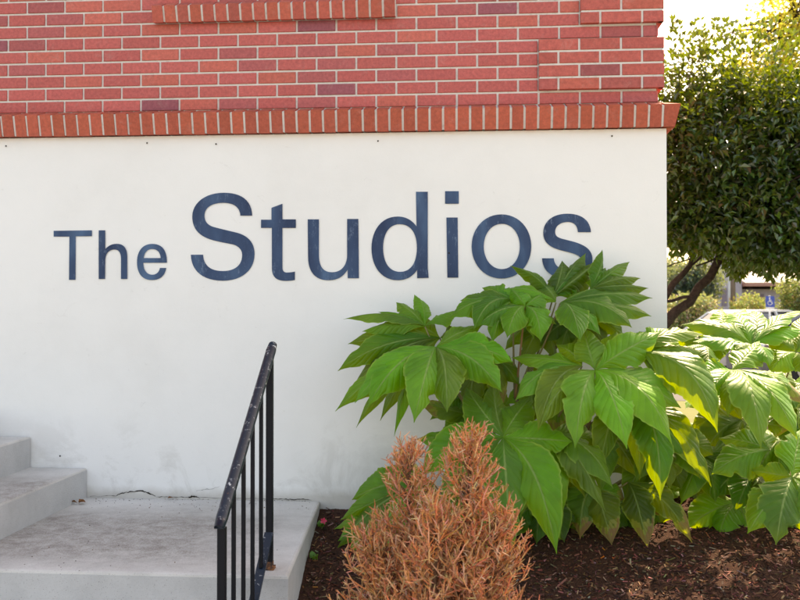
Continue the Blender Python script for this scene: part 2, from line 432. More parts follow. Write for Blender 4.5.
# ---- sloped rowlock ledge (water table) and window sill
def rowlock(name, segs, ztop, zbot, proj, back, label=None, ends=True, matc=.75):
    """segs: (fm, a_start, a_end, mitre_start, mitre_end)"""
    mb=MB(); tilt=.024
    prof=[(back,ztop),(proj,ztop-.032),(proj-tilt,zbot),(back,zbot+.006)]
    for fm,a0,a1,m0,m1 in segs:
        cnt=max(1,round((a1-a0)/.0695)); st=(a1-a0)/cnt
        for i in range(cnt):
            s0=a0+i*st; s1=s0+st; g=.0060; c=bcol(matc)
            jz=random.uniform(-.0016,.0016); jp=random.uniform(-.002,.002)
            k=len(mb.v)
            for e,(aa,mi) in enumerate(((s0+g,m0 if i==0 else 0),(s1-g,m1 if i==cnt-1 else 0))):
                if i==cnt-1 and e==1 and m1: aa=XC-.002
                for (p,z) in prof: mb.v.append(tuple(fm(aa+mi*(p+.0),p+jp,z+jz)))
            for q in ((0,1,5,4),(1,2,6,5),(2,3,7,6),(3,0,4,7),(0,3,2,1),(4,5,6,7)): mb.face(tuple(k+t for t in q),c)
        # mortar bed between the bricks, set back a little
        k=len(mb.v); d=.0055
        for (aa,mi) in ((a0+.004,m0),((XC if m1 else a1)-.004,m1)):
            for (p,z) in ((back,ztop-d),(proj-d,ztop-.032-d*.7),(proj-tilt-d,zbot+.004),(back,zbot+.010)):
                mb.v.append(tuple(fm(aa+mi*(p),p,z)))
        for q in ((0,1,5,4),(1,2,6,5),(2,3,7,6),(3,0,4,7),(0,3,2,1),(4,5,6,7)): mb.face(tuple(k+t for t in q),(1,1,1),None,1)
    o=mb.build(name,[MAT['brick'],MAT['mortar']],bld)
    if label: o['label']=label
    return o
rowlock('brick_ledge',[(front,LEFT,XC+.042,0,1),(side,0,BACK,-1,0)],ZT+.004,ZL+.001,.060,-.040)
sfront=lambda a,p,z:(a,BF-p,z)
zs1=at(270,18,-.03).z
rowlock('window_sill',[(sfront,at(151,10,BF-.05).x,at(396,10,BF-.05).x,0,0)],zs1+.115,zs1-.0,.062,-.002,None,True,.45)
# window above the sill
wf=MB(); y0=CF+.10
for a,b_ in (((WX0,y0,WZ0+.05),(WX0+.06,y0+.05,WZ1)),((WX1-.06,y0,WZ0+.05),(WX1,y0+.05,WZ1)),((WX0+.06,y0,WZ1-.06),(WX1-.06,y0+.05,WZ1)),((WX0+.06,y0,WZ0+.05),(WX1-.06,y0+.05,WZ0+.11)),(((WX0+WX1)/2-.02,y0+.005,WZ0+.11),((WX0+WX1)/2+.02,y0+.045,WZ1-.06))): wf.box(a,b_)
wf.box((WX0,BF-.02,WZ0+.006),(WX1,y0+.05,WZ0+.05))
win=wf.build('window',MAT['winframe'],bld)
wp=MB(); wp.box((WX0+.06,y0+.02,WZ0+.11),((WX0+WX1)/2-.02,y0+.03,WZ1-.06)); wp.box(((WX0+WX1)/2+.02,y0+.02,WZ0+.11),(WX1-.06,y0+.03,WZ1-.06))
po=wp.build('pane',MAT['glass'],win); po.matrix_parent_inverse=Matrix.Translation(-bld.location)@Matrix.Identity(4); po.matrix_parent_inverse=Matrix.Identity(4)
rf=MB(); rf.box((LEFT-.06,-.06,TOP),(XC+.06,BACK+.06,TOP+.12)); rf.build('roof',MAT['pavement'],bld)

# ---- lettering traced as outlines, painted on the stucco
def bez(path):
    pts=[]; cur=None
    for s in path:
        if len(s)==2: cur=s; pts.append(s)
        else:
            x1,y1,x2,y2,x,y=s; x0,y0=cur
            for i in range(1,13):
                t=i/12; u=1-t
                pts.append((u**3*x0+3*u*u*t*x1+3*u*t*t*x2+t**3*x, u**3*y0+3*u*u*t*y1+3*u*t*t*y2+t**3*y))
            cur=(x,y)
    return pts
def ell(l,r,t,b_):
    cx,cy=(l+r)/2,(t+b_)/2; a,h=(r-l)/2,(b_-t)/2; k=.57
    return bez([(cx,t),(cx+a*k,t,r,cy-h*k,r,cy),(r,cy+h*k,cx+a*k,b_,cx,b_),(cx-a*k,b_,l,cy+h*k,l,cy),(l,cy-h*k,cx-a*k,t,cx,t)])[:-1]
TH=[(40,180,4.4444,[
 [(62,226),(232,224),(232,250),(160,251),(159,444),(130,444),(132,252),(62,252)],
 bez([(262,224),(291,224),(291,308),(305,291,322,284,342,284),(375,284,389,305,389,345),(389,440),(361,440),(361,350),(361,322,350,309,332,309),(308,309,291,325,291,360),(290,440),(262,440)]),
 bez([(460,368),(460,400,475,421,500,421),(518,421,530,410,534,391),(562,391),(556,425,535,445,498,445),(455,445,432,415,432,365),(432,315,458,284,500,284),(545,284,566,315,565,368)]),
 bez([(462,347),(537,347),(536,322,522,307,500,307),(478,307,464,322,462,347)])[:-1]])]
ST=[(180,180,5.4583,[
 bez([(395,195),(392,110,335,70,240,70),(140,70,68,125,68,200),(68,275,115,312,185,330),(225,340,255,345,290,352),(325,362,340,385,340,410),(340,465,300,497,235,497),(165,497,130,465,127,408),(60,408),(63,500,130,550,235,550),(340,550,408,490,408,405),(408,340,370,300,300,285),(260,276,220,266,190,258),(150,248,135,225,135,195),(135,150,175,125,238,125),(295,125,328,150,330,195)]),
 bez([(500,152),(560,130),(560,215),(633,215),(633,262),(560,262),(560,480),(560,500,575,507,590,505),(605,504,615,503,628,500),(628,546),(600,552,570,552,550,548),(520,542,502,520,502,480),(502,262),(443,262),(443,217),(500,217)])]),
 (290,180,5.3333,[
 bez([(95,210),(155,210),(155,400),(155,465,180,492,225,492),(275,492,305,455,305,400),(305,208),(365,208),(368,524),(308,524),(308,478),(285,515,255,535,205,535),(135,535,97,490,97,410)]),
 bez([(672,63),(735,63),(735,470),(740,522),(678,524),(678,480),(655,515,620,535,575,535),(490,535,435,465,435,365),(435,265,490,195,575,195),(615,195,650,212,675,248)]),
 bez([(585,236),(530,236,497,285,497,362),(497,440,530,490,588,490),(645,490,677,440,677,362),(677,285,645,236,585,236)])[:-1]]),
 (430,180,4.4444,[
 [(67,50),(128,50),(128,106),(67,106)],[(73,167),(123,167),(126,434),(77,434)],
 ell(185,450,153,438), ell(239,399,195,396),
 bez([(715,232),(712,180,675,150,610,150),(545,150,503,185,503,235),(503,280,535,300,580,312),(620,322,640,327,652,333),(668,341,674,352,672,364),(670,388,645,398,612,398),(575,398,552,380,550,348),(498,348),(500,405,540,438,612,438),(680,438,722,405,722,355),(722,310,690,290,640,275),(600,264,585,262,572,256),(560,250,556,242,556,230),(556,205,580,187,612,187),(640,187,655,203,657,232)])])]
for spec,lab in ((TH,'word The painted in dark blue'),(ST,'larger word Studios painted in faded blue')):
    cu=bpy.data.curves.new('lettering','CURVE'); cu.dimensions='2D'; cu.fill_mode='BOTH'; cu.extrude=.0003
    for ox,oy,s,polys in spec:
        for poly in polys:
            P=[at(ox+x/s,oy+y/s,0) for x,y in poly]
            spl=cu.splines.new('POLY'); spl.points.add(len(P)-1); spl.use_cyclic_u=True
            for q,p in zip(spl.points,P): q.co=(p.x,p.z,0,1)
    tmp=bpy.data.objects.new('tmp',cu); col.objects.link(tmp)
    me=bpy.data.meshes.new_from_object(tmp.evaluated_get(bpy.context.evaluated_depsgraph_get())); bpy.data.objects.remove(tmp)
    me.transform(Matrix.Translation((0,-.0034,0))@Matrix.Rotation(R(90),4,'X'))
    me.materials.clear(); me.materials.append(MAT['paint'])
    o=bpy.data.objects.new('lettering',me); col.objects.link(o); o.parent=bld; o.matrix_parent_inverse=Matrix.Translation(-bld.location); o['label']=lab

# ------------------------------------------------------------------ steps
ZD=at(200,499,0).z                          # landing height
FL=atz(288,576,ZD); FY=FL.y; WLX=at(320,500,0).x
print('landing',ZD,FL,WLX)
steps=thing('concrete_steps','weathered grey concrete landing and steps beside the white wall','steps',(-2,FY,0))
def slab(name, P, z0, z1, m, label=None, rnd=.012, mats=None):
    """P: plan polygon, counter-clockwise; nosing worn round"""
    mb=MB(); n=len(P); C=Vector((sum(p[0] for p in P)/n,sum(p[1] for p in P)/n))
    # subdivide outline so that the worn edge can wobble
    Q=[]
    for i in range(n):
        a=Vector(P[i]); b2=Vector(P[(i+1)%n]); k=max(1,int((b2-a).length/.03))
        for j in range(k): Q.append((a.lerp(b2,j/k), (b2-a).normalized(), j==0))
    k0=len(mb.v); L=len(Q); rings=[(z0,0),(z1-rnd,0),(z1-rnd*.3,rnd*.3),(z1,rnd)]
    for z,ins in rings:
        for i,(q,t,cn) in enumerate(Q):
            nrm=Vector((t.y,-t.x)); 
            if cn: t2=Q[i-1][1]; nrm=(nrm+Vector((t2.y,-t2.x)))
            wob=.0025*noise.noise(Vector((q.x*9,q.y*9,z*3)))+ (.004*max(0,noise.noise(Vector((q.x*16,q.y*16,5.5)))-.25) if ins else 0)
            d=q-nrm*(ins+wob if ins else wob*.4); mb.v.append((d.x,d.y,z-(abs(wob) if ins else 0)))
    for r in range(len(rings)-1):
        for i in range(L):
            i2=(i+1)%L; mb.face((k0+r*L+i,k0+r*L+i2,k0+(r+1)*L+i2,k0+(r+1)*L+i),m=1 if r==0 else 0)
    mb.face(tuple(k0+3*L+i for i in range(L)))
    mb.face(tuple(k0+i for i in range(L))[::-1],m=1)
    o=mb.build(name,mats or [MAT['concrete'],MAT['riser']],steps,False)
    if label: o['label']=label
    return o
XS1=at(87,495,0).x; ZS1=at(87,467.5,0).z; XS2=at(31,466,0).x; ZS2=at(31,436,0).z
slab('landing',[(LEFT,FY),(FL.x,FY),(WLX,-.003),(LEFT,-.003)],0,ZD,MAT['concrete'])
YE=FY+.004
def xat(x): return x
slab('step',[(LEFT+.1,YE),(XS1,YE),(XS1,-.004),(LEFT+.1,-.004)],ZD-.02,ZS1,0)
slab('step',[(LEFT+.2,YE+.001),(XS2,YE+.001),(XS2,-.005),(LEFT+.2,-.005)],ZS1-.02,ZS2,0)
slab('step',[(LEFT+.3,YE+.002),(XS2-.29,YE+.002),(XS2-.29,-.006),(LEFT+.3,-.006)],ZS2-.02,ZS2+.163,0)
RZ=ZD/3
slab('step',[(LEFT+.02,FY-.30),(FL.x+.02,FY-.30),(FL.x+.02,FY-.001),(LEFT+.02,FY-.001)],0,ZD-RZ,0,'lower front step')
slab('step',[(LEFT+.04,FY-.60),(FL.x+.04,FY-.60),(FL.x+.04,FY-.301),(LEFT+.04,FY-.301)],0,ZD-2*RZ,0,'lowest front step')

# ------------------------------------------------------------------ handrail
PF=atz(269.5,569,ZD)                        # far post foot
PNx=at(222,527,PF.y-.62); YN=PNx.y; ZNt=PNx.z; ZFt=at(269.5,349,PF.y).z
XN=PNx.x
rail=thing('handrail','chipped black metal handrail with thin balusters on the concrete landing','handrail',(PF.x,PF.y,ZD))
def vpost(name,x,y,z0,z1,hw,m=MAT['post']):
    mb=MB(); mb.box((x-hw,y-hw,z0),(x+hw,y+hw,z1)); o=mb.build(name,m,rail)
    bv=o.modifiers.new('b','BEVEL'); bv.width=.0018; bv.segments=2; return o
vpost('post',PF.x,PF.y,ZD+.0,ZFt,.0128)
vpost('post',XN,YN,ZD-2*RZ+.001,ZNt,.0128)
A=Vector((PF.x+.004,PF.y+.035,ZFt+.016)); B=Vector((XN,YN-.035,ZNt+.004)); dAB=(B-A)
mb=MB(); n=14
# handrail cap section: flat underside, rounded top
t=dAB.normalized(); sx=Vector((1,0,0)); sx=(sx-t*sx.dot(t)).normalized(); up=sx.cross(t); up=up if up.z>0 else -up
sec=[(-.019,-.004),(.019,-.004)]+[(.019*math.cos(a),.017*math.sin(a)+.002) for a in [math.pi*i/9 for i in range(10)]]
K=24
for i in range(K+1):
    p=A+dAB*i/K; s=1.0 if 0<i<K else .82
    for (u,v) in sec: mb.v.append(tuple(p+sx*u*s+up*v*s))
L=len(sec)
for i in range(K):
    for j in range(L): mb.face((i*L+j,i*L+(j+1)%L,(i+1)*L+(j+1)%L,(i+1)*L+j))
mb.face(tuple(range(L))); mb.face(tuple(K*L+j for j in range(L))[::-1])
mb.build('top_rail',MAT['rail'],rail,True)
def railz(y,A0,B0): return A0.z+(B0.z-A0.z)*(y-A0.y)/(B0.y-A0.y)
bz=at(270,533,PF.y).z; drop=ZFt-ZNt
A2=Vector((PF.x,PF.y-.0129,bz)); B2=Vector((XN,YN+.0129,bz-drop*.94))
mb=MB(); dd=(B2-A2)
hz=.006
mb.v=[tuple(A2+Vector((-.017,0,-hz))),tuple(A2+Vector((.017,0,-hz))),tuple(A2+Vector((.017,0,hz))),tuple(A2+Vector((-.017,0,hz))),
      tuple(B2+Vector((-.017,0,-hz))),tuple(B2+Vector((.017,0,-hz))),tuple(B2+Vector((.017,0,hz))),tuple(B2+Vector((-.017,0,hz)))]
for q in ((0,1,2,3),(7,6,5,4),(0,4,5,1),(1,5,6,2),(2,6,7,3),(3,7,4,0)): mb.face(q)
mb.build('bottom_rail',MAT['rail'],rail)
for i in range(1,5):
    f=i/5; x=A2.x+(B2.x-A2.x)*f; y=A2.y+(B2.y-A2.y)*f
    zt=railz(y,A,B)-.001; zb=railz(y,A2,B2)+hz*.8
    vpost('baluster',x,y,zb,zt,.0068)
mb=MB(); mb.box((PF.x-.02,PF.y-.02,ZD-.001),(PF.x+.02,PF.y+.02,ZD+.012)); mb.box((PF.x-.0135,PF.y-.0135,ZD+.012),(PF.x+.0135,PF.y+.0135,ZD+.03)); mb.build('base_plate',MAT['rust'],rail)

# ------------------------------------------------------------------ ground
def fbm(x,y,s): return noise.fractal(Vector((x*s,y*s,1.7)),1.0,2.0,4)
def mulch_z(x,y):
    z=.455+.045*min(max(x,-1),2)
    if y<0: z-=.155*(-y)
    if y>.8: z-=.25*min(y-.8,2.)
    z+=.018*fbm(x,y,2.2)+.009*fbm(x,y,14)
    return max(z,.012)
mb=MB(); S=400
mb.poly([(-S,-S,0),(S,-S,0),(S,S,0),(-S,S,0)]); tag(mb.build('ground',MAT['grassgnd']),kind='structure')
mb=MB(); mb.poly([(-30,-9,.004),(30,-9,.004),(30,-2.65,.004),(-30,-2.65,.004)]); tag(mb.build('pavement',MAT['pavement']),kind='structure')
mb=MB(); mb.poly([(-60,-30,.004),(60,-30,.004),(60,-9.2,.004),(-60,-9.2,.004)]); tag(mb.build('road',MAT['asphalt']),kind='structure')
mb=MB(); mb.poly([(-40,10,.004),(60,10,.004),(60,30,.004),(-40,30,.004)]); tag(mb.build('parking_lot',MAT['asphalt']),kind='structure')
# mulch bed: fine grid near, coarse beyond
def lin(a,b,n): return [a+(b-a)*i/n for i in range(n)]
X0=-1.05
xs=lin(X0,2.6,300)+lin(2.6,7,30)+[7]; ys=lin(-2.7,-.2,230)+lin(-.2,3.2,60)+[3.2]
mb=MB()
for x in xs:
    for y in ys: mb.v.append((x,y,mulch_z(x,y)))
ny=len(ys)
for i in range(len(xs)-1):
    for j in range(ny-1):
        if ys[j]>.03 and xs[i+1]<XC-.03: continue
        a=i*ny+j; mb.face((a,a+ny,a+ny+1,a+1))
tag(mb.build('mulch_bed',MAT['mulch'],None,True),kind='structure')
mb=MB(); rnd=random.Random(3)
def edge_x(y): return FL.x+(WLX-FL.x)*(y-FY)/(0-FY) if y>FY else FL.x+.02
for i in range(30000):
    y=-2.6*rnd.random()**.8+.25*(rnd.random()<.3)
    x=rnd.uniform(-.80,2.3)
    if x<edge_x(y)+.01 or (y>-.01 and x<XC+.01): continue
    z=mulch_z(x,y)
    L=rnd.uniform(.004,.014)*(rnd.uniform(1.5,2.8) if rnd.random()<.10 else 1); W=rnd.uniform(.0018,.0045); T=rnd.uniform(.0006,.0018)
    M=Matrix.Translation((x,y,z+rnd.uniform(-.001,.005)))@Matrix.Rotation(rnd.uniform(0,6.28),4,'Z')@Matrix.Rotation(rnd.gauss(0,.45),4,'Y')@Matrix.Rotation(rnd.gauss(0,.5),4,'X')
    r=rnd.random()
    if r<.42: c=(.040,.017,.010)
    elif r<.74: c=(.115,.045,.026)
    elif r<.93: c=(.20,.085,.05)
    elif r<.995: c=(.33,.20,.14)
    else: c=(.42,.13,.03)
    c=tuple(q*rnd.uniform(.6,1.25) for q in c)
    mb.box((-L,-W,-T),(L,W*rnd.uniform(.3,1),T),c,0,M)
tag(mb.build('mulch_chips',MAT['chip']),kind='stuff',cat='mulch',label='dark brown shredded bark mulch covering the planting bed')

# ------------------------------------------------------------------ broad leaved shrubs
def leaflet(mb, P0, P1, w, n, arch, rn, colr, fold=.32, seed=0, curl=0., brown=False, drp=0.):
    d=P1-P0; L=d.length; n=n.normalized()
    Cc=P0+d*.45+n*arch*L*.75
    if d.z<0: Cc=Cc.lerp(P0+Vector((d.x*.62,d.y*.62,d.z*.08))+n*arch*L*.5,.72)
    segs=36 if L>.14 else 18; half=5
    k=len(mb.v); nv=half*2+1
    ph=rn.uniform(0,6); jag=[[rn.uniform(-1,1) for _ in range(segs+1)] for _ in (0,1)]
    bow=rn.uniform(-.06,.06)*L
    side0=d.cross(n).normalized(); tw_=rn.uniform(-.38,.38); cup=rn.uniform(.75,1.5)
    notch=[rn.uniform(.35,.85) for _ in (0,1)]
    nd=[rn.choice((0,0,.25,.38)) for _ in (0,1)]
    for i in range(segs+1):
        u=i/segs
        p=P0*(1-u)**2+Cc*2*u*(1-u)+P1*u*u + side0*bow*math.sin(math.pi*u)
        t=(Cc-P0)*(1-u)+(P1-Cc)*u; t.normalize()
        s=t.cross(n).normalized(); nn=s.cross(t).normalized()
        if nn.dot(n)<0: nn=-nn
        s,nn=s*math.cos(tw_)+nn*math.sin(tw_),nn*math.cos(tw_)-s*math.sin(tw_)
        prof=(math.sin(math.pi*min(1,u)**.82))**.80*(1-.06*u) + .05*(1-u)**2
        if u<.42: q_=u/.42; prof*=.20+.80*q_*q_*(3-2*q_)
        if u>.84: prof*= max(0,(1-u)/.16)**.5
        prof=max(prof,.0)
        if i==segs: prof=.012
        for j in range(-half,half+1):
            v=j/half; ww=w*.5*prof
            if abs(j)==half and 1<i<segs:
                sd=0 if j<0 else 1
                ww*=1+.03*jag[sd][i]+(.025 if i%2 else -.015)
            sd=0 if v<0 else 1
            ww*=1-nd[sd]*math.exp(-((u-notch[sd])/.045)**2)*abs(v)
            q=p+s*(ww*v)
            q-=nn*(fold*cup*w*.5*prof*abs(v)**1.3)
            # quilted blade and wavy margin
            q+=nn*(w*.030*math.sin(u*40-abs(v)*8+ph)*abs(v)**.6*prof)
            q+=nn*(w*.10*math.sin(u*12+ph+(2.5 if v>0 else 0))*v*v*prof)
            if curl: q+=nn*(curl*w*.5*prof*abs(v)**2)
            if drp: q.z-=drp*L*u**3
            mb.v.append(tuple(q))
    for i in range(segs):
        for j in range(nv-1):
            a=k+i*nv+j; u0,u1=i/segs,(i+1)/segs; v0,v1=j/(nv-1),(j+1)/(nv-1)
            c=colr
            if brown:
                f=(i/segs-.72)*6+ (abs(j-half)/half)*.8+ .9*noise.noise(Vector((i*.35,j*.5,ph)))
                if f>.75: c=(.20,.10,.05)
                elif f>.35: c=(.20,.22,.04)
            mb.face((a,a+1,a+nv+1,a+nv),c,((u0,v0),(u0,v1),(u1,v1),(u1,v0)),0)
    # raised pale midrib on the blade
def bezpts(a,b_,c,n=10): return [a*(1-t)**2+b_*2*t*(1-t)+c*t*t for t in [i/n for i in range(n+1)]]
GREEN=[(.058,.215,.010),(.082,.260,.016),(.042,.170,.010),(.098,.285,.020),(.064,.225,.012)]
plants={}
def plant(key,label,base):
    o=thing('broad_leaf_shrub',label,'shrub',base,'broad-leaved shrubs against the building'); plants[key]=(o,base)
def trunk(key,pts,r0,r1,m=None):
    mb=MB(); n=len(pts)
    P=[]; 
    for i in range(n-1):
        for j in range(4): P.append(pts[i].lerp(pts[i+1],j/4)+Vector((random.uniform(-1,1),random.uniform(-1,1),0))*.004)
    P.append(pts[-1]); mb.tube(P,[r0+(r1-r0)*i/(len(P)-1) for i in range(len(P))],8,(.17,.12,.06))
    mb.build('stem',MAT['stem'],plants[key][0],True)
NN=Vector((0,-.88,.47)).normalized()
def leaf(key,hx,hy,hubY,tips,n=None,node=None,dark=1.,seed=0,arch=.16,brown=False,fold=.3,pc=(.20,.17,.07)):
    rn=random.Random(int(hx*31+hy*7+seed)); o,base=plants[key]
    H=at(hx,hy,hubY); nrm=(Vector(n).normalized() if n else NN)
    mb=MB(); g=rn.choice(GREEN); g=tuple(q*dark for q in g)  # rear and lower leaves: shade painted in by scaling the leaf green down
    sc=mpp(H)
    for tp in tips:
        px,py,w=tp[:3]; dy=tp[3] if len(tp)>3 else 0
        P1=atn(px,py,H,nrm)
        if dy or (P1.x<XC and P1.y>-.03): 
            P1=at(px,py,min(P1.y+dy, -.03 if P1.x<XC+.02 else 9))
        off=nrm*rn.uniform(-.012,.012)
        c=tuple(q*rn.uniform(.62,1.18) for q in g)
        wd=w*mpp(P1)*1.22
        leaflet(mb,H+off*.3,P1+off,wd,nrm,arch*rn.uniform(1.0,1.7),rn,c,fold*1.45,curl=0,brown=brown or rn.random()<.02)
    # petiole
    nd=node if node else base+Vector((0,0,.35))
    mid=nd.lerp(H,.6)+Vector((0,0,-.02))-nrm*.10
    if mid.x<XC and mid.y>-.03: mid.y=-.04
    pts=bezpts(nd,mid,H-nrm*.004,12)
    mb.tube(pts,[.0062-.0025*i/12 for i in range(13)],7,pc,1)
    ob=mb.build('leaf',[MAT['leaf'],MAT['stem']],o,True)
    return ob
def gnd(px,y):
    p=at(px,450,y); return Vector((p.x,y,mulch_z(p.x,y)))
b1=gnd(478,-.55); b2=gnd(566,-.42); b3=gnd(765,-.25)
plant('L','broad-leaved green shrub behind the brown conifer, drooping leaves below the painted letters u and d',b1)
plant('M','tallest broad-leaved green shrub at the wall corner, its top leaves over the last painted letters',b2)
plant('R','sunlit broad-leaved shrub right of the wall corner with yellow glowing leaves',b3)
nL=at(497,452,-.50); nM=at(545,440,-.40); nM2=at(515,398,-.36); nR=at(765,420,-.2)
trunk('L',[b1,at(488,480,-.52),nL],.014,.009)
trunk('M',[b2,at(560,480,-.42),nM,nM2],.017,.008)
trunk('M',[b2+Vector((.03,0,0)),at(585,450,-.45),at(592,395,-.55)],.014,.008)
trunk('R',[b3,at(768,470,-.25),nR],.018,.010)
trunk('R',[b3+Vector((.06,.05,0)),at(790,470,-.3),at(800,440,-.35)],.014,.009)
# far left top cluster
leaf('L',425,326,-.30,[(343,321,17,-.05),(414,293,14),(362,330,18,-.02),(396,303,19),(460,312,18),(378,312,12)],(.0,-.6,.8),nL,.8,arch=.24,fold=.5)
leaf('L',436,347,-.52,[(513,362,28,-.05),(502,391,34,-.12),(335,411,26,-.08),(356,427,19,.10),(394,436,20,.14),(355,404,29,-.12),(368,408,36,-.15),(483,325,20,.05),(447,413,36,-.2),(414,423,38,-.2)],None,nL,arch=.26,fold=.34)
leaf('L',503,437,-.72,[(416,440,26,.12),(420,476,36,.05),(466,388,32,.12),(494,381,22,.14),(532,396,30,.12),(572,442,34,.02),(512,553,42,-.05),(557,553,42,-.08),(440,500,36,.0)],None,nL,arch=.12,fold=.22)
leaf('L',432,482,-.42,[(336,548,38,-.02),(352,500,34),(340,520,22),(372,560,40,-.03),(420,545,40),(378,470,26)],(-.2,-.85,.5),b1+Vector((0,0,.1)),.95,arch=.16)
leaf('L',392,520,-.45,[(338,541,26),(350,554,26),(362,512,20),(334,530,14)],(-.1,-.8,.6),b1+Vector((0,0,.05)),1.1,arch=.14)
leaf('L',440,338,-.28,[(348,345,20),(338,372,26,-.04),(350,392,26),(380,420,24),(466,330,20),(405,318,20,.04),(500,350,24)],None,nL,.72,arch=.24)
leaf('L',486,352,-.30,[(448,400,26),(470,425,26),(500,415,26),(520,385,24),(455,362,22)],None,nL,.70)
leaf('L',478,418,-.38,[(418,402,20),(432,455,24),(452,390,22),(505,408,20)],None,nL,.72)
# small pale leaf on the tall stem
leaf('M',525,306,-.45,[(507,339,24,-.05),(541,341,26,-.05),(478,326,27,.0),(556,325,20),(497,318,20,.02),(511,290,20,.1),(543,292,20,.1)],(0,-.85,.52),nM2,1.08,arch=.22,fold=.4,pc=(.26,.14,.07))
leaf('M',513,300,-.34,[(448,318,26,-.02),(474,331,28,-.06),(460,302,20,.03),(492,342,24,-.05),(534,338,22,-.04),(482,289,20,.06)],(0,-.75,.62),nM2,1.0,arch=.26,fold=.4)
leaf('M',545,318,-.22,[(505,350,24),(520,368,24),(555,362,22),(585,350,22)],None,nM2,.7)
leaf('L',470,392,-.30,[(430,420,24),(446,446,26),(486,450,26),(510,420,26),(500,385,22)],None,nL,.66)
# top rosette
leaf('M',556,302,-.32,[(489,297,24,.02),(480,300,18,.05),(534,285,24,.1)],(0,-.7,.7),nM2,.95,arch=.30,fold=.45)
leaf('M',560,303,-.36,[(653,297,26,.02),(652,315,26,-.02),(632,327,32,-.08),(601,334,26,-.10),(580,343,28,-.14),(610,288,26,.05)],(.0,-.72,.7),nM2,1.,arch=.22,fold=.35)
leaf('M',553,298,-.28,[(510,266,13,-.02),(586,252,20,.02),(562,262,24,.04),(600,262,24,.04),(574,275,26)],(0,-.75,.66),nM2,.62,arch=.28,fold=.7)
leaf('M',590,290,-.30,[(630,261,16),(602,251,13),(606,266,22),(648,290,22),(640,280,18)],(.1,-.7,.7),nM2,.70,arch=.25,fold=.6)
leaf('M',575,318,-.26,[(540,345,22),(606,352,24),(628,345,20),(560,352,22)],None,nM2,.75)
# centre
leaf('M',582,366,-.55,[(515,401,30,-.05),(511,358,20,.08),(538,430,28,-.08),(556,345,22,.08)],None,nM,.92,arch=.2)
leaf('M',595,370,-.62,[(617,330,30,.05),(583,326,26,.06),(660,333,32,.05),(540,427,30,-.02),(681,408,42,-.02),(672,444,42,-.08),(575,448,36,-.12),(627,449,38,-.12)],None,at(592,395,-.55),1.08,arch=.2,fold=.3)
leaf('M',632,352,-.50,[(702,352,28),(718,432,40,-.12),(690,372,30,-.02),(712,395,38,-.06),(668,330,24),(705,336,20,.05)],(.1,-.75,.65),at(592,395,-.55),1.,arch=.24)
leaf('M',548,432,-.62,[(613,489,32,-.03),(585,498,26,.03),(606,512,28,.0),(560,540,30,.08),(520,520,28,.1),(600,440,26,.08)],None,nM,.85,arch=.16)
leaf('M',592,488,-.45,[(612,546,30),(580,540,28,.05),(569,528,24,.06),(625,500,22)],None,b2+Vector((0,0,.12)),.72,arch=.1,brown=True)
leaf('M',628,482,-.48,[(648,549,28),(692,543,22),(668,520,24,.05)],None,b2+Vector((0,0,.12)),.66,arch=.16,brown=True)
leaf('M',632,398,-.50,[(660,501,36,-.02),(600,470,30),(712,486,30,.0),(690,462,34,.0),(640,478,26,.05)],None,nM,.72,arch=.14)
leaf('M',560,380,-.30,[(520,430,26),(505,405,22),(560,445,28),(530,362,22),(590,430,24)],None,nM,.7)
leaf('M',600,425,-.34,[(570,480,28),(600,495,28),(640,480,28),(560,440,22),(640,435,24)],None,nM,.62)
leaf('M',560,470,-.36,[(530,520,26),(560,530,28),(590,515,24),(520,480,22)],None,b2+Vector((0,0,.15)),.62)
# right hand shrub
leaf('R',732,370,-.55,[(727,418,28,-.05),(761,450,36,-.1),(797,441,36,-.1),(808,405,34,-.02),(692,372,28,.0),(760,340,26,.1),(704,402,26,-.05)],(0,-.72,.7),nR,1.08,arch=.22,fold=.25)
leaf('R',752,345,-.30,[(681,326,26,.02),(693,340,28,-.05),(752,311,24,.1),(728,313,20,.1),(778,318,24,.08),(804,330,26),(770,366,24,-.05),(736,352,24,-.05),(802,312,16,.1)],(0,-.55,.83),nR,1.05,arch=.25,fold=.2)
leaf('R',796,352,-.15,[(760,335,24),(770,372,28),(812,378,30),(830,345,30),(780,320,24),(800,318,22)],(0,-.6,.8),nR,1.05,arch=.2)
leaf('R',700,356,-.05,[(668,334,22),(672,350,22),(690,325,22),(716,322,22),(728,345,24),(700,385,26)],(0,-.5,.86),nR,1.05,arch=.2)
leaf('R',770,450,-.62,[(711,475,34,-.0),(719,438,28,.05),(748,420,26,.08)],None,nR,.95,arch=.16)
leaf('R',792,477,-.75,[(747,534,38,-.02),(776,545,44,-.05),(818,545,40),(840,490,34),(800,430,30,.1),(752,470,20,.05)],None,at(800,440,-.35),1.05,arch=.12)
leaf('R',738,502,-.30,[(688,527,32,-.05),(719,536,34,-.05),(700,505,24),(752,538,26,-.02)],(0,-.75,.66),b3+Vector((0,0,.08)),1.25,arch=.1)
leaf('R',742,420,-.10,[(690,430,28),(700,465,28),(735,475,30),(775,470,28),(790,430,26),(720,395,22)],None,nR,.75)
leaf('R',800,500,-.35,[(770,530,26),(792,548,26),(820,540,26)],None,b3+Vector((0,0,.1)),.8)
leaf('R',712,440,.05,[(680,455,24),(690,480,26),(715,490,28),(740,470,26),(735,430,22)],(0,-.6,.8),b3+Vector((0,0,.25)),.9)
leaf('R',835,400,-.3,[(800,440,30),(830,460,34),(870,450,32),(880,400,32),(850,365,26),(806,380,24)],(0,-.6,.8),at(800,440,-.35),1.,arch=.2)
leaf('R',775,395,.15,[(745,380,24),(750,420,26),(785,430,26),(815,400,26),(790,370,22)],(0,-.4,.9),nR,.9)
leaf('R',720,395,.25,[(690,380,22),(685,410,24),(715,430,26),(750,405,24),(735,370,20)],(0,-.4,.9),nR,.9)
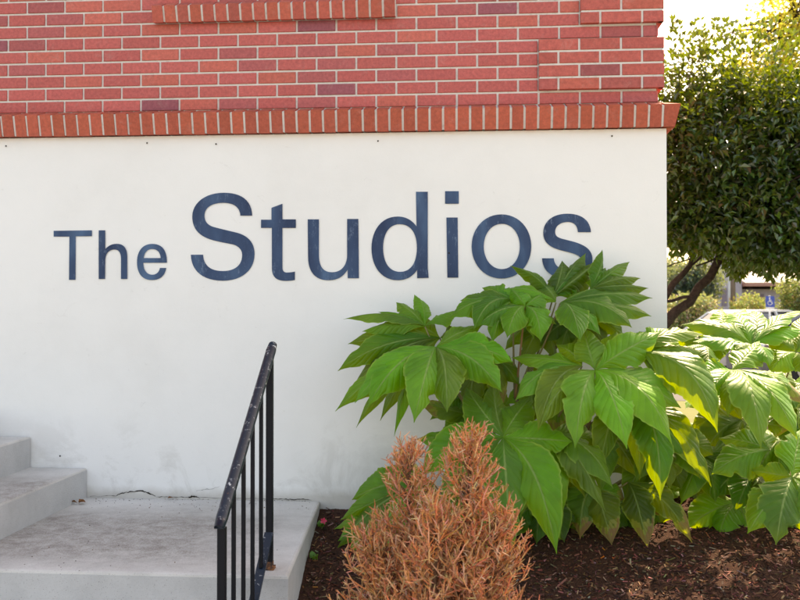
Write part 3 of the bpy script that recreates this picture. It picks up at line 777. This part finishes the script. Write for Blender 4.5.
# more foliage further back right of the corner
rq=random.Random(11)
for i in range(14):
    hx=rq.uniform(700,880); hy=rq.uniform(350,470); Y=rq.uniform(.1,1.1)
    tips=[]; a0=rq.uniform(0,6.28)
    for k in range(7):
        a=a0+k*.9; Lp=rq.uniform(26,38); tips.append((max(676,hx+Lp*math.cos(a)),hy+Lp*.75*math.sin(a)+8,22))
    if hy<375 and hx<790: hy+=40; tips=[(a_,b_+40,c_) for a_,b_,c_ in tips]
    leaf('R',hx,hy,Y,tips,(rq.uniform(-.2,.2),-.45,.85),b3+Vector((rq.uniform(-.1,.3),rq.uniform(0,.5),.15)),.9,seed=i)

leaf('R',728,334,.25,[(692,329,20),(700,318,20),(722,309,20),(746,308,20),(765,322,20),(706,350,22),(738,356,22)],(0,-.5,.86),nR,1.05,arch=.2)
leaf('R',706,346,-.12,[(674,334,22),(690,323,20),(716,317,20),(735,326,22),(732,348,24),(708,372,24),(682,362,22)],(0,-.5,.86),nR,1.05,arch=.2)
leaf('L',470,500,-.62,[(430,540,30),(452,560,30),(490,560,30),(505,520,26),(440,505,26)],None,b1+Vector((0,0,.1)),.85,arch=.12)
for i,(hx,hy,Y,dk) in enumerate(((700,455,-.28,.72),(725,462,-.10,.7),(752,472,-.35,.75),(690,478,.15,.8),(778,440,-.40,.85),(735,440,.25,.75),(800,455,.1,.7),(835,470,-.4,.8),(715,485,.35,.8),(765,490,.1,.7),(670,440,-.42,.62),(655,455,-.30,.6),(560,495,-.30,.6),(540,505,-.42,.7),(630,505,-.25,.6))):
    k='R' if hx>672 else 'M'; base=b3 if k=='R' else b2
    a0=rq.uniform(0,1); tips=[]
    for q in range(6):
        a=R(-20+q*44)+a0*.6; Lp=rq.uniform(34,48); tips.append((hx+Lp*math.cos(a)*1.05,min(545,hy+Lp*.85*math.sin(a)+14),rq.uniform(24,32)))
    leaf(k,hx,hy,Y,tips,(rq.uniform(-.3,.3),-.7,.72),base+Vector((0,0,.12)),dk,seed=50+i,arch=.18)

# ------------------------------------------------------------------ dead conifer
CB=at(432,560,-1.93); CB=Vector((CB.x,CB.y,mulch_z(CB.x,CB.y)))
con=thing('dead_conifer','small dead orange-brown conifer with two pointed tops in the mulch','conifer',CB)
tw=MB(); sm=MB(); rc=random.Random(5)
def rv(): 
    while True:
        v=Vector((rc.uniform(-1,1),rc.uniform(-1,1),rc.uniform(-1,1)))
        if .05<v.length<1: return v.normalized()
TC=[(.68,.275,.12),(.60,.225,.09),(.74,.36,.19),(.40,.16,.08),(.66,.235,.095),(.76,.44,.27),(.44,.24,.13)]
def sprig(p,d,L,lv):
    """a branchlet with short scale-leaved twiglets"""
    n=3 if lv else 2; P=[p]; q=p.copy(); dd=d.copy()
    for i in range(n):
        dd=(dd+rv()*.22+Vector((0,0,.12))).normalized(); q=q+dd*L/n; P.append(q.copy())
    c=rc.choice(TC); c=tuple(x*rc.uniform(.7,1.1) for x in c)
    r=.0018 if lv else .0014
    tw.tube(P,[r*1.1]+[r]*(n-1)+[r*.45],4 if lv else 3,c,cap=False)
    if lv:
        m=7
        for i in range(m):
            f=(i+.6)/m; k=min(n-1,int(f*n)); pp=P[k].lerp(P[k+1],f*n-k)
            e=(dd*.75+rv()*.85).normalized()
            sprig(pp,e,L*rc.uniform(.28,.5)*(1.15-.5*f),lv-1)
def spire(top,base,rad,nb):
    ax=top-base; H=ax.length
    P=[base.lerp(top,i/8) for i in range(9)]
    sm.tube(P,[.012*(1-i/9)+.002 for i in range(9)],6,(.12,.06,.035))
    for i in range(nb):
        f=rc.random()**.95; p=base.lerp(top,f)
        az=rc.uniform(0,6.283); o_=Vector((math.cos(az),math.sin(az),0))
        R_=rad*(1-f)**.75*rc.uniform(.55,1.08)+.022
        d=(o_+Vector((0,0,.55+1.0*f))).normalized()
        # wood of the branch
        e=p+d*R_; sm.tube([p,p.lerp(e,.5)+Vector((0,0,.006)),e],[.003,.002,.001],4,(.16,.075,.04),cap=False)
        k=max(2,int(R_/.026))
        for j in range(k):
            g=(j+rc.random())/k
            if g<.15: continue
            pp=p.lerp(e,g); s=(d*.6+rv()*.75+Vector((0,0,.40))).normalized()
            sprig(pp,s,rc.uniform(.045,.085),1)
        sprig(e,d,.062,1)
YC=CB.y
spire(at(471,446,YC),Vector((CB.x+.05,CB.y,CB.z)),.30,150)
spire(at(409,462,YC+.06),Vector((CB.x-.05,CB.y+.05,CB.z)),.27,135)
spire(at(372,535,YC+.03),Vector((CB.x-.08,CB.y+.02,CB.z+.02)),.30,100)
spire(at(497,520,YC-.02),Vector((CB.x+.10,CB.y,CB.z+.02)),.30,100)
spire(at(436,515,YC-.12),Vector((CB.x,CB.y-.05,CB.z+.02)),.30,100)
tw.build('needle_sprays',MAT['deadtwig'],con); sm.build('trunk',MAT['deadtwig'],con,True)

# ------------------------------------------------------------------ seedlings, debris
def seedling(px,py,label,flower=False,s=1.):
    # walk the ray to the mulch
    y=-.1
    for i in range(300):
        p=at(px,py,y)
        if p.z>mulch_z(p.x,y): break
        y-=.01
    p=Vector((p.x,y,mulch_z(p.x,y)))
    t=thing('seedling',label,'seedling',p,'seedlings beside the landing'); rn=random.Random(int(px))
    mb=MB()
    for k in range(8):
        a=rn.uniform(0,6.28); d=Vector((math.cos(a)*.7,math.sin(a)*.7-.2,.8)).normalized(); L=rn.uniform(.03,.05)*s
        q=p+Vector((0,0,.008)); nn=Vector((-.1,-.6,.8))
        leaflet(mb,q+d*.008,q+d*L,.024*s,nn,.15,rn,(.07,.22,.03),.2)
    mb.build('leaf',MAT['seedleaf'],t,True)
    m2=MB(); m2.tube([p-Vector((0,0,.01)),p+Vector((0,0,.03*s))],[.002,.001],5,(.2,.3,.08)); m2.build('stem',MAT['stem'],t)
    if flower:
        m3=MB(); c=p+Vector((.012,-.02,.045))
        for k in range(5):
            a=k*1.256; d=Vector((math.cos(a),-.5,math.sin(a))).normalized(); leaflet(m3,c,c+d*.020,.014,Vector((0,-1,.2)),.1,rn,(1,1,1),.1)
        m3.build('flower',MAT['pink'],t,True)
seedling(322,528,'tiny seedling with a pink flower beside the landing edge',True)
seedling(315,561,'tiny plain green seedling low beside the landing edge, without a flower',False,1.05)
rn=random.Random(21)
def drybit(px,py,z,label,s,k=1):
    p=atz(px,py,z); mb=MB()
    for i in range(k):
        a=rn.uniform(0,6.28); d=Vector((math.cos(a),math.sin(a)*.6,.15)); 
        leaflet(mb,p+Vector((0,0,.006))+rv()*.003,p+d*s+Vector((0,0,.004)),s*.5,Vector((0,0,1)),.25,rn,(1,1,1),-.4)
    return tag(mb.build('dry_leaf',MAT['dry'],None,True),label,'leaf','dry leaves on the landing')
drybit(78,504,ZD+.001,'curled brown dry leaf below the first step, the biggest one on the landing',.05,3)
drybit(168,499.5,ZD+.001,'small brown dry leaf at the wall foot between the dark crack and the handrail',.03,2)
mb=MB()
for i in range(190):
    if rn.random()<.7: px=rn.uniform(90,310); py=499+rn.random()**2*12
    else: px=rn.uniform(20,300); py=rn.uniform(500,572)
    p=atz(px,py,ZD+.001); s=rn.uniform(.0009,.0026)
    if p.y>-.008: p.y=-.012
    M=Matrix.Translation(p+Vector((0,0,s*.3)))@Matrix.Rotation(rn.uniform(0,6),4,'Z')@Matrix.Rotation(rn.uniform(-.6,.6),4,'X')
    mb.box((-s,-s*.6,-s*.4),(s,s*.6,s*.4),rn.choice(((.08,.04,.03),(.16,.08,.04),(.05,.04,.035))),0,M)
tag(mb.build('landing_crumbs',MAT['chip']),'fine brown crumbs of bark and dirt scattered on the landing','debris',kind='stuff')

# ------------------------------------------------------------------ background trees
def leafcard(mb,p,d,n,L,W,c):
    s=d.cross(n); 
    if s.length<1e-3: return
    s.normalize(); nn=s.cross(d).normalized(); k=len(mb.v); fold=nn*W*.25
    a=p; m1=p+d*L*.45; t=p+d*L
    mb.v+=[tuple(a),tuple(m1-s*W*.5+fold),tuple(m1-nn*W*.05),tuple(m1+s*W*.5+fold),tuple(t-nn*L*.12)]
    mb.face((k,k+2,k+1),c); mb.face((k,k+3,k+2),c); mb.face((k+1,k+2,k+4),c); mb.face((k+2,k+3,k+4),c)
def crown(mb, ells, n, per, L, W, cols, rnd, shell=.75, ycut=None, down=.1, lumps=1.):
    vols=[e[1][0]*e[1][1]*e[1][2] for e in ells]; tot=sum(vols)
    for i in range(n):
        r=rnd.random()*tot; k=0
        while r>vols[k]: r-=vols[k]; k+=1
        c,rad=ells[k]
        v=Vector((rnd.gauss(0,1),rnd.gauss(0,1),rnd.gauss(0,1))).normalized()
        f=(shell+(1-shell)*rnd.random()) if rnd.random()<.8 else rnd.random()**.5
        f*=1+.16*lumps*noise.noise(v*2.7+c)+.10*lumps*noise.noise(v*6+c)
        p=c+Vector((v.x*rad[0],v.y*rad[1],v.z*rad[2]))*f
        if p.x<XC+.12 and p.y<BACK+.1 : continue
        base=rnd.choice(cols)
        for j in range(per):
            d=(v*.5+Vector((rnd.gauss(0,1),rnd.gauss(0,1),rnd.gauss(0,1)-down))).normalized()
            nn=(Vector((0,0,1))+v*.5+Vector((rnd.gauss(0,.5),rnd.gauss(0,.5),0))).normalized()
            cc=tuple(x*rnd.uniform(.6,1.5) for x in base)
            leafcard(mb,p+d*L*.3+Vector((rnd.gauss(0,1),rnd.gauss(0,1),rnd.gauss(0,1)))*L*.5,d,nn,L*rnd.uniform(.7,1.15),W*rnd.uniform(.8,1.2),cc)
def E(px,py,y,rx,ry,rz): return (at(px,py,y),(rx,ry,rz))
rt=random.Random(9)
YT=4.6
tb=at(640,345,YT); tbase=Vector((tb.x,YT,0))
tree=thing('evergreen_tree','dense dark evergreen tree with glossy leaves just behind the building corner','tree',tbase)
mb=MB()
mb.tube([tbase,at(645,345,YT),at(666,322,YT),at(676,311,YT),at(690,302,YT),at(699,287,YT),at(710,277,YT),at(717,263,YT),at(728,250,YT),at(742,225,YT),at(752,185,YT)],[.11,.10,.058,.050,.046,.045,.044,.042,.036,.028,.018],10)
mb.tube([tbase+Vector((-.05,.1,0)),at(655,315,YT),at(666,296,YT),at(673,284,YT),at(683,274,YT),at(690,266,YT),at(692,258,YT),at(694,248,YT),at(697,225,YT)],[.08,.045,.036,.034,.030,.026,.022,.018,.01],9)
mb.tube([at(655,302,YT),at(672,301,YT),at(684,297,YT),at(694,297,YT)],[.016,.016,.018,.02],7)
mb.tube([at(690,266,YT),at(700,258,YT),at(708,248,YT),at(722,232,YT)],[.018,.014,.012,.01],7)
mb.tube([at(696,266,YT),at(708,262,YT),at(722,256,YT)],[.010,.010,.010],6)
mb.tube([at(714,272,YT),at(716,258,YT),at(720,245,YT)],[.014,.013,.012],6)
mb.tube([at(664,268,YT),at(676,263,YT),at(690,259,YT)],[.007,.007,.009],6)
for i in range(60):
    a=at(rt.uniform(700,760),rt.uniform(200,250),YT+rt.uniform(-.4,.5)); v=Vector((rt.uniform(-.6,1.2),rt.uniform(-1,1),rt.uniform(.1,1.)))*rt.uniform(.5,1.2)
    mb.tube([a,a+v*.5+Vector((0,0,.05)),a+v],[.012,.008,.003],5)
mb.build('trunk',MAT['bark'],tree,True)
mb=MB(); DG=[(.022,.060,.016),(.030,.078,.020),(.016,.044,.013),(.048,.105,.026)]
els=[E(705,165,YT,.95,.9,.85),E(768,165,YT+.2,1.1,1.05,.95),E(845,170,YT+.1,1.1,1.0,1.0),E(735,215,YT-.2,.8,.8,.42),E(785,235,YT-.25,.6,.6,.34),E(692,100,YT+.2,.55,.6,.48),E(840,230,YT,.9,.9,.5),E(688,228,YT,.5,.5,.22)]
crown(mb,els,9500,5,.092,.042,DG,rt,.7)
# drooping fringe below the crown
for i in range(420):
    px=rt.uniform(725,860); 
    p=at(px,rt.uniform(250,272+6*math.sin(px*.19)),YT+rt.uniform(-.7,.2))
    for j in range(3):
        d=Vector((rt.gauss(0,.7),rt.gauss(0,.7),-1)).normalized(); leafcard(mb,p,d,Vector((0,-1,.4)),.075,.034,rt.choice(DG))
# sparse upright shoots, backlight on the crown top painted in as yellower green
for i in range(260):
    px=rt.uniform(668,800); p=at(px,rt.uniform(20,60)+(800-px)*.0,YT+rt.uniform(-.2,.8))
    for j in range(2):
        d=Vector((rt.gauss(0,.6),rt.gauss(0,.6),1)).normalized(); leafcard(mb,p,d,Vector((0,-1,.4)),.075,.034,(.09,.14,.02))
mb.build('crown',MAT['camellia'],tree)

def bgtree(name,label,cat,base,trunkpts,ells,n,per,L,W,cols,m,group=None,r=.1,shell=.5,seed=1,lumps=1.4):
    t=thing(name,label,cat,base,group); rr=random.Random(seed)
    if trunkpts:
        mb=MB(); mb.tube([base]+trunkpts,[r]+[r*(1-.75*(i+1)/len(trunkpts)) for i in range(len(trunkpts))],8)
        for c,rad in ells:
            for k in range(5):
                a=trunkpts[-1].lerp(trunkpts[max(0,len(trunkpts)-2)],rr.random()); e=c+Vector((rr.uniform(-.8,.8)*rad[0],rr.uniform(-.8,.8)*rad[1],rr.uniform(-.5,.8)*rad[2]))
                mid=a.lerp(e,.5)+Vector((0,0,.15)); mb.tube([a,mid,e],[r*.3,r*.18,r*.05],5)
        mb.build('trunk',MAT['bark'],t,True)
    mb=MB(); crown(mb,ells,n,per,L,W,cols,rr,shell,lumps=lumps); mb.build('crown',m,t); return t
YL=[(.34,.32,.035),(.26,.29,.03),(.42,.36,.06),(.18,.24,.03)]
Y2=9.5; q=at(860,300,Y2)
bgtree('yellow_leaved_tree','tall airy tree with yellow-green leaves reaching over the dark evergreen','tree',Vector((q.x,Y2,0)),[at(856,200,Y2),at(842,110,Y2),at(815,40,Y2),at(790,5,Y2)],
  [E(815,55,Y2,1.25,1.2,1.05),E(770,78,Y2,.75,.8,.55),E(735,80,Y2+.2,.6,.6,.42),E(705,92,Y2+.2,.5,.5,.35),E(790,110,Y2,.9,.8,.6),E(860,-20,Y2,1.3,1.2,1.0),E(780,10,Y2+.2,.6,.6,.45),E(700,50,Y2+.4,.35,.4,.22),E(1010,-160,Y2-2.2,2.0,1.5,1.3),E(930,-230,Y2-1.5,1.3,1.2,.9)],4600,4,.10,.062,YL,MAT['yellowleaf'],None,.06,.35,3)  # last crown lumps, out of view, added to dapple the sunlit mulch
Y3=24
q=at(676,300,Y3)
bgtree('blue_green_conifer','distant blue-green conifer seen between the dark tree trunks','tree',Vector((q.x,Y3,0)),[at(684,300,Y3),at(690,280,Y3)],[E(680,283,Y3,.75,.8,.55),E(699,279,Y3,.7,.7,.6),E(693,292,Y3,.8,.8,.55),E(668,272,Y3+2,.7,.7,.5)],1500,5,.16,.06,[(.06,.10,.09),(.045,.085,.075)],MAT['farleaf'],None,.15,.4,4)
Y4=19
g4='shrubs at the edge of the parking lot'
for (px,py,rx,rz,lab,cs,sd) in ((682,306,.6,.30,'pale yellow shrub beyond the dark trunks at the wall corner',[(.26,.25,.12),(.32,.29,.13),(.2,.21,.1)],5),
    (703,306,.42,.25,'pale tan shrub left of the wooden pole',[(.27,.25,.14),(.33,.28,.15)],6),
    (748,306,.42,.27,'bright yellow shrub between the wooden pole and the blue sign',[(.38,.36,.10),(.30,.32,.08)],7),
    (800,289,.62,.45,'larger darker green shrub right of the blue sign',[(.10,.13,.05),(.16,.19,.06),(.3,.3,.08)],8)):
    q=at(px,310,Y4+sd*.3)
    bgtree('shrub',lab,'shrub',Vector((q.x,q.y,0)),[at(px,py+12,Y4+sd*.3)],[E(px,py,Y4+sd*.3,rx,.7,rz),E(px+6,py+14,Y4+sd*.3,rx*1.1,.8,rz),E(px-3,py+30,Y4+sd*.3,rx,.8,.6)],900,5,.11,.06,cs,MAT['farleaf'],g4,.05,.5,sd,1.6)
# distant house
YH=36
hb=at(708,300,YH); h1=at(742,300,YH)
house=thing('lavender_house','distant low lavender building with a rose eave beyond the parking lot','building',Vector((hb.x,YH,0)))
mb=MB(); mb.box((hb.x,YH,0),(h1.x,YH+2.5,at(720,250,YH).z)); e1=at(840,300,YH+.6)
mb.box((h1.x,YH+.6,0),(e1.x+12,YH+8,at(780,289,YH+.6).z)); mb.build('wall',MAT['lav'],house)
mb=MB(); zr=at(780,284,YH).z; mb.box((h1.x+.05,YH-.3,zr-.10),(e1.x+12.3,YH+8.3,zr+.06)); mb.build('eave',MAT['eave'],house)
mb=MB(); mb.box((hb.x-.3,YH-.3,at(720,250,YH).z),(h1.x+.2,YH+2.8,at(720,247,YH).z)); 
mb.v+= [(h1.x+.05,YH-.3,zr+.062),(e1.x+12.3,YH-.3,zr+.062),(e1.x+12.3,YH+4,zr+1.1),(h1.x+.2,YH+4,zr+1.1),(e1.x+12.3,YH+8.3,zr+.062),(h1.x+.05,YH+8.3,zr+.062)]
k=len(mb.v)-6
for f in ((0,1,2,3),(3,2,4,5),(0,3,5),(1,4,2)): mb.face(tuple(k+i for i in f))
mb.build('roof',MAT['roofing'],house)
for (xa,xb,ya,yb,ddy) in ((712,717,289,306,0),(722,727,288,306,0),(752,764,294,306,.6),(782,792,294,305,.6)):
    a=at(xa,yb,YH+ddy-.04); b_=at(xb,ya,YH+ddy-.04); mb=MB(); mb.box((a.x,YH+ddy-.04,a.z),(b_.x,YH+ddy+.05,b_.z)); mb.build('window',MAT['lavdark'],house)
# pole with conduit
YP=22; p=at(733,300,YP)
pl=thing('utility_pole','brown wooden pole with a grey conduit in front of the lavender building','pole',Vector((p.x,YP,0)))
mb=MB(); mb.tube([Vector((p.x,YP,0)),Vector((p.x,YP,3.5)),Vector((p.x,YP,7))],[.075,.07,.06],10); mb.build('post',MAT['pole'],pl,True)
mb=MB(); mb.tube([Vector((p.x-.11,YP-.03,0)),Vector((p.x-.11,YP-.03,3.2))],[.032,.032],8); mb.build('conduit',MAT['conduit'],pl,True)
# parking sign
YG=16; p=at(770,300,YG); s=mpp(p)
sg=thing('parking_sign','small blue and white accessible parking sign on a thin post','sign',Vector((p.x,YG,0)))
mb=MB(); mb.tube([Vector((p.x,YG+.03,0)),Vector((p.x,YG+.03,p.z+.1))],[.02,.02],8); mb.build('post',MAT['white'],sg,True)
mb=MB(); w2=4.2*s; z0=at(770,307,YG).z; z1=at(770,296.2,YG).z; mb.box((p.x-w2,YG-.006,z0),(p.x+w2,YG+.006,z1)); mb.build('panel',MAT['signblue'],sg)
mb=MB(); yy=YG-.0085; cx,cz=p.x-.2*s,(z0+z1)/2-.8*s
def disc(cx,cz,r,m=14): mb.poly([(cx+r*math.cos(-t*6.2832/m),yy,cz-r*math.sin(-t*6.2832/m)) for t in range(m)])
def bar(x0,z0_,x1,z1_,w):
    d=Vector((x1-x0,z1_-z0_)).normalized(); n_=Vector((-d.y,d.x))*w*.5
    mb.poly([(x0-n_.x,yy,z0_-n_.y),(x1-n_.x,yy,z1_-n_.y),(x1+n_.x,yy,z1_+n_.y),(x0+n_.x,yy,z0_+n_.y)])
disc(cx-.3*s,cz+4.4*s,.75*s)
bar(cx-.2*s,cz+3.6*s,cx,cz+.6*s,.9*s); bar(cx,cz+2.1*s,cx+1.7*s,cz+2.1*s,.6*s); bar(cx,cz+.7*s,cx+1.8*s,cz+.7*s,.7*s); bar(cx+1.7*s,cz+.8*s,cx+2.6*s,cz-1.7*s,.7*s)
for t in range(11):
    a0=R(110+t*23); a1=R(110+(t+1)*23); bar(cx-.1*s+2*s*math.cos(a0),cz-.6*s+2*s*math.sin(a0),cx-.1*s+2*s*math.cos(a1),cz-.6*s+2*s*math.sin(a1),.55*s)
mb.build('pictogram',MAT['white'],sg)
mb=MB(); mb.box((p.x-w2*.95,YG-.006,z0-2.4*s),(p.x+w2*.95,YG+.006,z0-.3*s)); mb.build('lower_plate',MAT['white'],sg)
# cars
def car(px,Y,yaw,paint,label,L=4.4):
    p=at(px,310,Y); t=thing('parked_car',label,'car',Vector((p.x,Y,0)),'cars parked in the lot behind')
    M=Matrix.Translation((p.x,Y,0))@Matrix.Rotation(yaw,4,'Z')
    sec=[(-.5,.30,.55),(-.49,.62,.80),(-.36,.78,.84),(-.26,.92,.86),(-.15,1.0,.86),(.30,.98,.86),(.42,.90,.84),(.49,.70,.80),(.5,.32,.6)]
    mb=MB(); W=.86
    prof=[(-2.2,.25),(-2.22,.62),(-2.12,.80),(-1.2,.93),(1.55,.97),(2.08,.95),(2.2,.70),(2.18,.25)]
    def loft(mb,prof,y0,y1,inset=0):
        k=len(mb.v); n=len(prof)
        for yy in (-y1,-y0,y0,y1):
            for (x,z) in prof: 
                f=.94 if abs(yy)==y1 else 1
                mb.v.append(tuple(M@Vector((x*(f if inset==0 else 1),yy,.25+(z-.25)*(f if abs(yy)==y1 and inset==0 else 1)))))
        for s in range(3):
            for i in range(n): i2=(i+1)%n; mb.face((k+s*n+i,k+(s+1)*n+i,k+(s+1)*n+i2,k+s*n+i2))
        mb.face(tuple(k+i for i in range(n))); mb.face(tuple(k+3*n+i for i in range(n))[::-1])
    loft(mb,prof,.78,.88)
    # roof shell on pillars
    k=len(mb.v); rp=[(-.55,1.38),(-.35,1.45),(.75,1.46),(1.25,1.36)]
    for yy in (-.62,.62):
        for x,z in rp: mb.v.append(tuple(M@Vector((x,yy,z))))
        for x,z in rp: mb.v.append(tuple(M@Vector((x,yy,z-.05))))
    for i in range(3):
        mb.face((k+i,k+i+1,k+8+i+1,k+8+i)); mb.face((k+4+i,k+12+i,k+12+i+1,k+4+i+1)); mb.face((k+i,k+4+i,k+5+i,k+1+i)); mb.face((k+8+i,k+9+i,k+13+i,k+12+i))
    mb.face((k,k+8,k+12,k+4)); mb.face((k+3,k+7,k+15,k+11))
    for yy in (-1,1):
        for x0,z0_,x1,z1_ in ((-1.25,.93,-.5,1.40),(.25,.95,.25,1.43),(1.75,.95,1.22,1.38)):
            mb.tube([M@Vector((x0,yy*.80,z0_)),M@Vector((x1,yy*.63,z1_))],[.035,.03],5)
    mb.build('body',paint,t)
    mb=MB(); k=len(mb.v)
    bot=[(-1.22,.93),(1.72,.955)]; topp=[(-.52,1.385),(1.2,1.36)]
    for yy,yt in ((-.775,-.605),(.775,.605)):
        for (x,z) in bot: mb.v.append(tuple(M@Vector((x,yy,z))))
        for (x,z) in topp: mb.v.append(tuple(M@Vector((x,yt,z))))
    for f in ((0,1,3,2),(4,6,7,5),(0,2,6,4),(1,5,7,3),(2,3,7,6),(0,4,5,1)): mb.face(tuple(k+i for i in f))
    mb.build('window',MAT['glass'],t)
    for sx_ in (-1.38,1.35):
        for sy in (-1,1):
            mb=MB(); ctr=Vector((sx_,sy*.80,.32)); P=[M@(ctr+Vector((0,-.1*sy,0))),M@(ctr+Vector((0,.1*sy,0)))]
            mb.tube(P,[.32,.32],18); wh=mb.build('tyre',MAT['tyre'],t)
            mb=MB(); mb.tube([M@(ctr+Vector((0,.09*sy,0))),M@(ctr+Vector((0,.112*sy,0)))],[.19,.19],14); mb.build('rim',MAT['rim'],t)
    for sy in (-1,1):
        mb=MB(); mb.box((2.16,sy*.68-.12,.66),(2.215,sy*.68+.12,.84),M=M); mb.build('tail_light',MAT['tail'],t)
        mb=MB(); mb.box((-2.24,sy*.66-.14,.58),(-2.17,sy*.66+.14,.70),M=M); mb.build('headlight',MAT['white'],t)
car(745,17.0,R(35),MAT['carwhite'],'pale silver car parked behind the shrub, only its roof showing')
car(850,14.0,R(8),MAT['cardark'],'dark car parked at the right edge behind the shrub')
